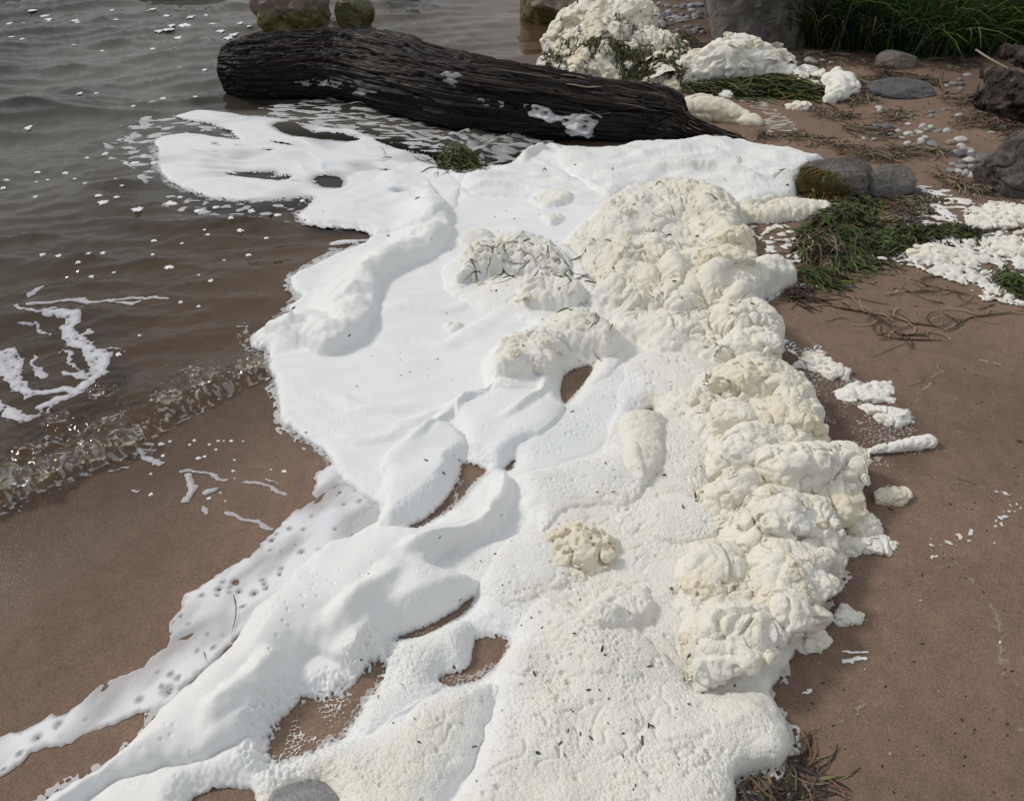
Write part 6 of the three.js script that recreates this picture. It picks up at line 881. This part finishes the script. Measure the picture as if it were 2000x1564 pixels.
// ------------------------------------------------------------------ grass on the bank
{
  const R = rng(41), LEAF = [[0.03, 0.062, 0.012], [0.045, 0.09, 0.016], [0.022, 0.045, 0.012], [0.065, 0.11, 0.024]];
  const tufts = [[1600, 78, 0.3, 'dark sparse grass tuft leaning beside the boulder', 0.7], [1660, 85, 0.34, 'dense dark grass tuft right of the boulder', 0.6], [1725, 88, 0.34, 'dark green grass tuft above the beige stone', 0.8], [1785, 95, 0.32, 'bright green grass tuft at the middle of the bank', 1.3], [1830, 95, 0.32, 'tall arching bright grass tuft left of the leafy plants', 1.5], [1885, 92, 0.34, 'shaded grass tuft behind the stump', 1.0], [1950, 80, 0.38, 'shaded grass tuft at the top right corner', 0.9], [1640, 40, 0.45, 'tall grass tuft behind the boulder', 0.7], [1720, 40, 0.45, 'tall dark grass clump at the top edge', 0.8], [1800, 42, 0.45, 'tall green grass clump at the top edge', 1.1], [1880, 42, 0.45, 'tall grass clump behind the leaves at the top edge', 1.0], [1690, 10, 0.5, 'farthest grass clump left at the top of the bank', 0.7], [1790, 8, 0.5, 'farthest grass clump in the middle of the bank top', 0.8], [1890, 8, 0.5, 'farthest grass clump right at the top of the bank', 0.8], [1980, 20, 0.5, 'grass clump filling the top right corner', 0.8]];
  for (const [u, v, rad, label, br] of tufts) {
    const p = put(u, v), g = group('grass_tuft', ...p), P = new Pile(); let big = 0; tag(g, label, 'grass');
    for (let k = 0; k < 480; k++) {
      const a = R() * 6.283, q = Math.sqrt(R()) * rad, x = Math.cos(a) * q, z = Math.sin(a) * q * 0.8, y = lie(p[0] + x, p[2] + z) - p[1] - 0.01, len = (0.28 + 0.4 * R()) * (0.7 + 0.5 * R()), az = a + (R() - 0.5) * 3, lean = 0.2 + 1.15 * R() * R() + 0.25 * R(), pts = [];
      for (let i = 0; i < 7; i++) { const t = i / 6, out = lean * len * (0.35 * t + 0.65 * t * t); pts.push([x + Math.cos(az) * out, y + len * (t - Math.min(0.75, 0.5 * lean) * t * t * t), z + Math.sin(az) * out]); }
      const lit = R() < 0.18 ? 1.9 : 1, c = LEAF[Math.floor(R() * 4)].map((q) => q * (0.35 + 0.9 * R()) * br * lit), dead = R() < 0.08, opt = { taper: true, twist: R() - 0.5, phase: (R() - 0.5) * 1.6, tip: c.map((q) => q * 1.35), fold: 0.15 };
      if (big < 20 && len > 0.5) { big++; const S = new Pile(); S.ribbon(pts, 0.011, dead ? [0.26, 0.23, 0.13] : c, opt); S.build('blade', GRASS, g); } else P.ribbon(pts, 0.006 + 0.006 * R(), dead ? [0.22, 0.19, 0.1] : c, dead ? { taper: true } : opt);
    }
    P.build('blades', GRASS, g).userData.kind = 'stuff';
  }
  // leafy weeds at the right
  for (const [i, [u, v, label]] of [[1970, 60, 'leafy green plant with small oval leaves at the top right corner'], [1930, 95, 'low leafy plant behind the stump'], [1990, 95, 'leafy plant over the broken branch'], [1620, 90, 'dark leafy plant in the shade beside the boulder'], [1915, 50, 'leafy plant in front of the pale rock'], [1690, 60, 'feathery dark plant left of the grass middle']].entries()) {
    const p = put(u, v), g = group('leafy_plant', ...p), L = new Pile(), S = new Pile(); tag(g, label, 'plant'); let big = 0;
    for (let s = 0; s < 16; s++) {
      const az = R() * 6.28, len = 0.22 + 0.3 * R(), lean = 0.2 + 0.5 * R(), at = (t) => [Math.cos(az) * lean * len * t, len * t, Math.sin(az) * lean * len * t], pts = []; for (let k = 0; k < 5; k++) pts.push(at(k / 4)); S.ribbon(pts, 0.004, [0.04, 0.06, 0.02], { fold: 0.4 });
      for (let k = 0; k < 15; k++) { const t = 0.2 + 0.8 * k / 15, b = at(t), la = az + (k % 2 ? 1.2 : -1.2) + (R() - 0.5) * 0.9, ll = 0.03 + 0.03 * R(), lp = []; for (let q = 0; q < 5; q++) { const w = q / 4; lp.push([b[0] + Math.cos(la) * ll * w, b[1] + ll * (0.35 * w - 0.5 * w * w), b[2] + Math.sin(la) * ll * w]); } const c = LEAF[Math.floor(R() * 4)].map((q) => q * (0.8 + 0.8 * R())); if (big < 24 && R() < 0.12) { big++; const one = new Pile(); one.ribbon(lp, ll * 0.5, c, { fold: 0.08 }); one.build('leaf', GRASS, g); } else L.ribbon(lp, ll * 0.5, c, { fold: 0.08 }); }
    }
    L.build('leaves', GRASS, g).userData.kind = 'stuff'; S.build('stem', GRASS, g);
  }
}

// ------------------------------------------------------------------ flecks of foam and bubbles on the water
{
  const R = rng(59), fleck = (seed) => { const P = new Pile(), n = 18; P.v(0, 0.22, 0, [0.85, 0.85, 0.85]); for (let ring = 1; ring < 4; ring++) for (let i = 0; i < n; i++) { const a = i / n * 6.283, r = (0.65 + 0.55 * noise2(Math.cos(a) * 1.3 + seed * 9, Math.sin(a) * 1.3) + 0.15 * noise2(Math.cos(a) * 4, Math.sin(a) * 4 + seed)) * [0.45, 0.85, 1][ring - 1]; P.v(Math.cos(a) * r, [0.2, 0.1, -0.06][ring - 1], Math.sin(a) * r, [0.82, 0.82, 0.83]); } for (let i = 0; i < n; i++) { P.i.push(0, 1 + (i + 1) % n, 1 + i); for (let q = 0; q < 2; q++) { const a = 1 + q * n + i, b = 1 + q * n + (i + 1) % n; P.i.push(a, b, a + n, b, b + n, a + n); } } const m = P.build('foam_fleck', FOAM); scene.remove(m); used.foam_fleck = -1; delete used.foam_fleck; return m; };
  const kinds = [1, 2, 3, 4, 5, 6].map(fleck), put1 = (u, v, w, asp, label, grp) => { const p = spot(u, v, 0, waterTop), s = w * per(p) * 0.5, m = kinds[Math.floor(R() * 6)].clone(); m.name = numbered('foam_fleck'); m.position.set(p[0], Math.max(waterTop(p[0], p[1]), ground(p[0], p[1])) + 0.001, p[1]); m.scale.set(s, Math.min(0.012, s * 0.6), s * asp); m.rotation.y = (R() - 0.5) * 0.8; tag(add(m), label, 'foam fleck', grp); };
  for (const [u, v, w] of [[62, 25, 20], [85, 27, 16], [102, 36, 28], [15, 42, 14], [43, 45, 10], [145, 40, 16], [150, 43, 10], [20, 70, 20], [42, 76, 12], [143, 88, 8], [64, 95, 8], [198, 97, 12], [297, 95, 14], [225, 38, 12], [218, 20, 10], [52, 250, 22], [155, 180, 14], [186, 182, 10], [292, 200, 16], [318, 192, 18], [260, 207, 10], [382, 197, 12], [350, 132, 12], [400, 136, 14], [308, 55, 20], [335, 52, 16], [360, 50, 26], [372, 33, 18], [415, 46, 18], [430, 60, 20], [455, 62, 22], [400, 30, 14], [470, 45, 16], [350, 70, 24], [385, 75, 26], [330, 62, 24], [420, 42, 12], [300, 26, 14], [325, 30, 16], [285, 22, 10], [445, 75, 20], [490, 62, 14]]) put1(u, v, w * 0.9, 1.6, 'small white foam fleck drifting on the grey open lake', 'foam flecks on the open lake');
  for (const [u, v, w] of [[190, 382, 20], [226, 385, 16], [200, 395, 24], [270, 408, 32], [330, 398, 34], [72, 334, 14], [10, 352, 16], [5, 367, 14], [68, 384, 12], [92, 351, 10], [145, 350, 9], [165, 358, 10], [127, 338, 14], [70, 355, 8], [235, 355, 10], [225, 350, 12], [300, 470, 14], [405, 458, 12], [400, 450, 10], [468, 450, 18], [520, 465, 12], [485, 498, 14], [330, 522, 22], [412, 548, 16], [178, 540, 12], [222, 532, 10], [82, 497, 14], [115, 500, 16], [153, 515, 14], [172, 495, 12], [200, 494, 14], [298, 497, 12], [437, 508, 8], [355, 475, 10], [388, 537, 8], [272, 655, 8], [352, 590, 12], [388, 598, 12], [230, 692, 16], [112, 778, 9], [305, 300, 12], [245, 318, 14], [280, 305, 12], [262, 318, 20], [205, 300, 16], [170, 308, 12], [300, 318, 24], [590, 392, 16], [540, 420, 22], [490, 412, 20], [450, 425, 16], [385, 412, 26], [350, 385, 16], [420, 405, 20]]) put1(u, v, w * 0.9, 1.1, 'white foam fleck drifting on the shallow brown water left of the sheet', 'foam flecks on the brown shallows');
  for (let k = 0; k < 26; k++) put1(260 + 300 * R(), 800 + 160 * R() * R() + 60, 5 + 7 * R(), 1, 'tiny foam fleck on the wet sand ahead of the small wave', 'foam flecks on the wet sand');
  // bubbles in the broken wave
  const P0 = new THREE.SphereGeometry(1, 14, 10), GLASS = phys({ name: 'bubble', color: 0xffffff, roughness: 0.02, ior: 1.33, transmission: 1, thickness: 0 }), N = 1700, inst = new THREE.InstancedMesh(P0, GLASS, N), M = new THREE.Matrix4(), q = new THREE.Quaternion();
  const line = parse('-60,1010 20,975 80,955 130,930 200,900 260,870 330,820 400,785 470,755 520,730');
  for (let k = 0; k < N; k++) { const t = R() * (line.length - 1), i = Math.min(line.length - 2, t | 0), f = t - i, back = R() * R(), u = mix(line[i][0], line[i + 1][0], f) - back * 60 + (R() - 0.5) * 40, v = mix(line[i][1], line[i + 1][1], f) - back * 90 - 4, p = flat(u, v, 0.02), s = (0.002 + 0.0075 * R() * R()) * (1 - 0.4 * back); M.compose(new THREE.Vector3(p[0], waterTop(p[0], p[1]) + s * 0.15, p[1]), q, new THREE.Vector3(s, s, s)); inst.setMatrixAt(k, M); }
  const SPLASH = phys({ name: 'clear_water', color: 0xffffff, roughness: 0.02, ior: 1.33, transmission: 1, thickness: 0.02 });
  for (const [i, [u, v, rx, ry, rz, turn, label]] of [[40, 955, 0.1, 0.035, 0.05, 0.5, 'tallest glassy splash of the small wave at the left edge'], [95, 935, 0.06, 0.03, 0.045, 0.7, 'glassy splash just right of the tallest one'], [235, 880, 0.08, 0.024, 0.03, 0.45, 'long glassy lip of the small wave'], [180, 905, 0.06, 0.02, 0.03, 0.4, 'low glassy swirl of the small wave'], [410, 760, 0.06, 0.022, 0.03, 0.5, 'glassy bubble cluster on the right part of the small wave'], [330, 800, 0.05, 0.018, 0.03, 0.6, 'glassy swirl at the middle of the small wave'], [205, 775, 0.05, 0.012, 0.025, 0.2, 'clear bubble patch behind the small wave'], [110, 830, 0.04, 0.012, 0.025, 0.3, 'clear bubble patch behind the tall splash'], [490, 720, 0.05, 0.02, 0.035, 0.7, 'glassy ripple where the small wave meets the foam']].entries()) { const p = flat(u, v); clump({ name: 'wave_splash', seed: 700 + i, at: [p[0], waterTop(p[0], p[1]) - 0.006, p[1]], size: [rx, ry, rz], n: 12, block: 0, smooth: 0.006, amp: 0.012, lumpSize: 0.024, cell: 0.0035, turn, mat: SPLASH, label, category: 'splash' }); }
  inst.name = 'wave_bubbles'; tag(add(inst), 'clear bubbles in the low broken wave at the left edge', 'bubbles', null, 'stuff');
  thinFoam({ name: 'wave_froth', label: 'glassy white froth along the low broken wave at the left edge', shapes: [['-60,1010 20,975 80,955 130,930 200,900 270,868', 0.05], ['270,868 330,825 400,788 470,757 520,732', 0.028], ['60,905 150,870 240,830', 0.02], ['160,775 200,790', 0.015], ['370,730 430,740', 0.02], ['470,640 510,700', 0.03], ['90,820 110,830', 0.012], ['300,800 350,790', 0.018]], cell: 0.0034, h: 0.003, warp: 0.03, gaps: [62, -0.1], gz: 1.2, color: [0.84, 0.85, 0.85], alpha: 0.75, edgeAlpha: 0.4, seed: 71, top: waterTop, kind: 'stuff' });
}

const renderer = new THREE.WebGLRenderer({ antialias: true });
renderer.toneMapping = THREE.LinearToneMapping; renderer.toneMappingExposure = EXPOSURE;
renderer.shadowMap.enabled = true;
renderer.render(scene, camera);
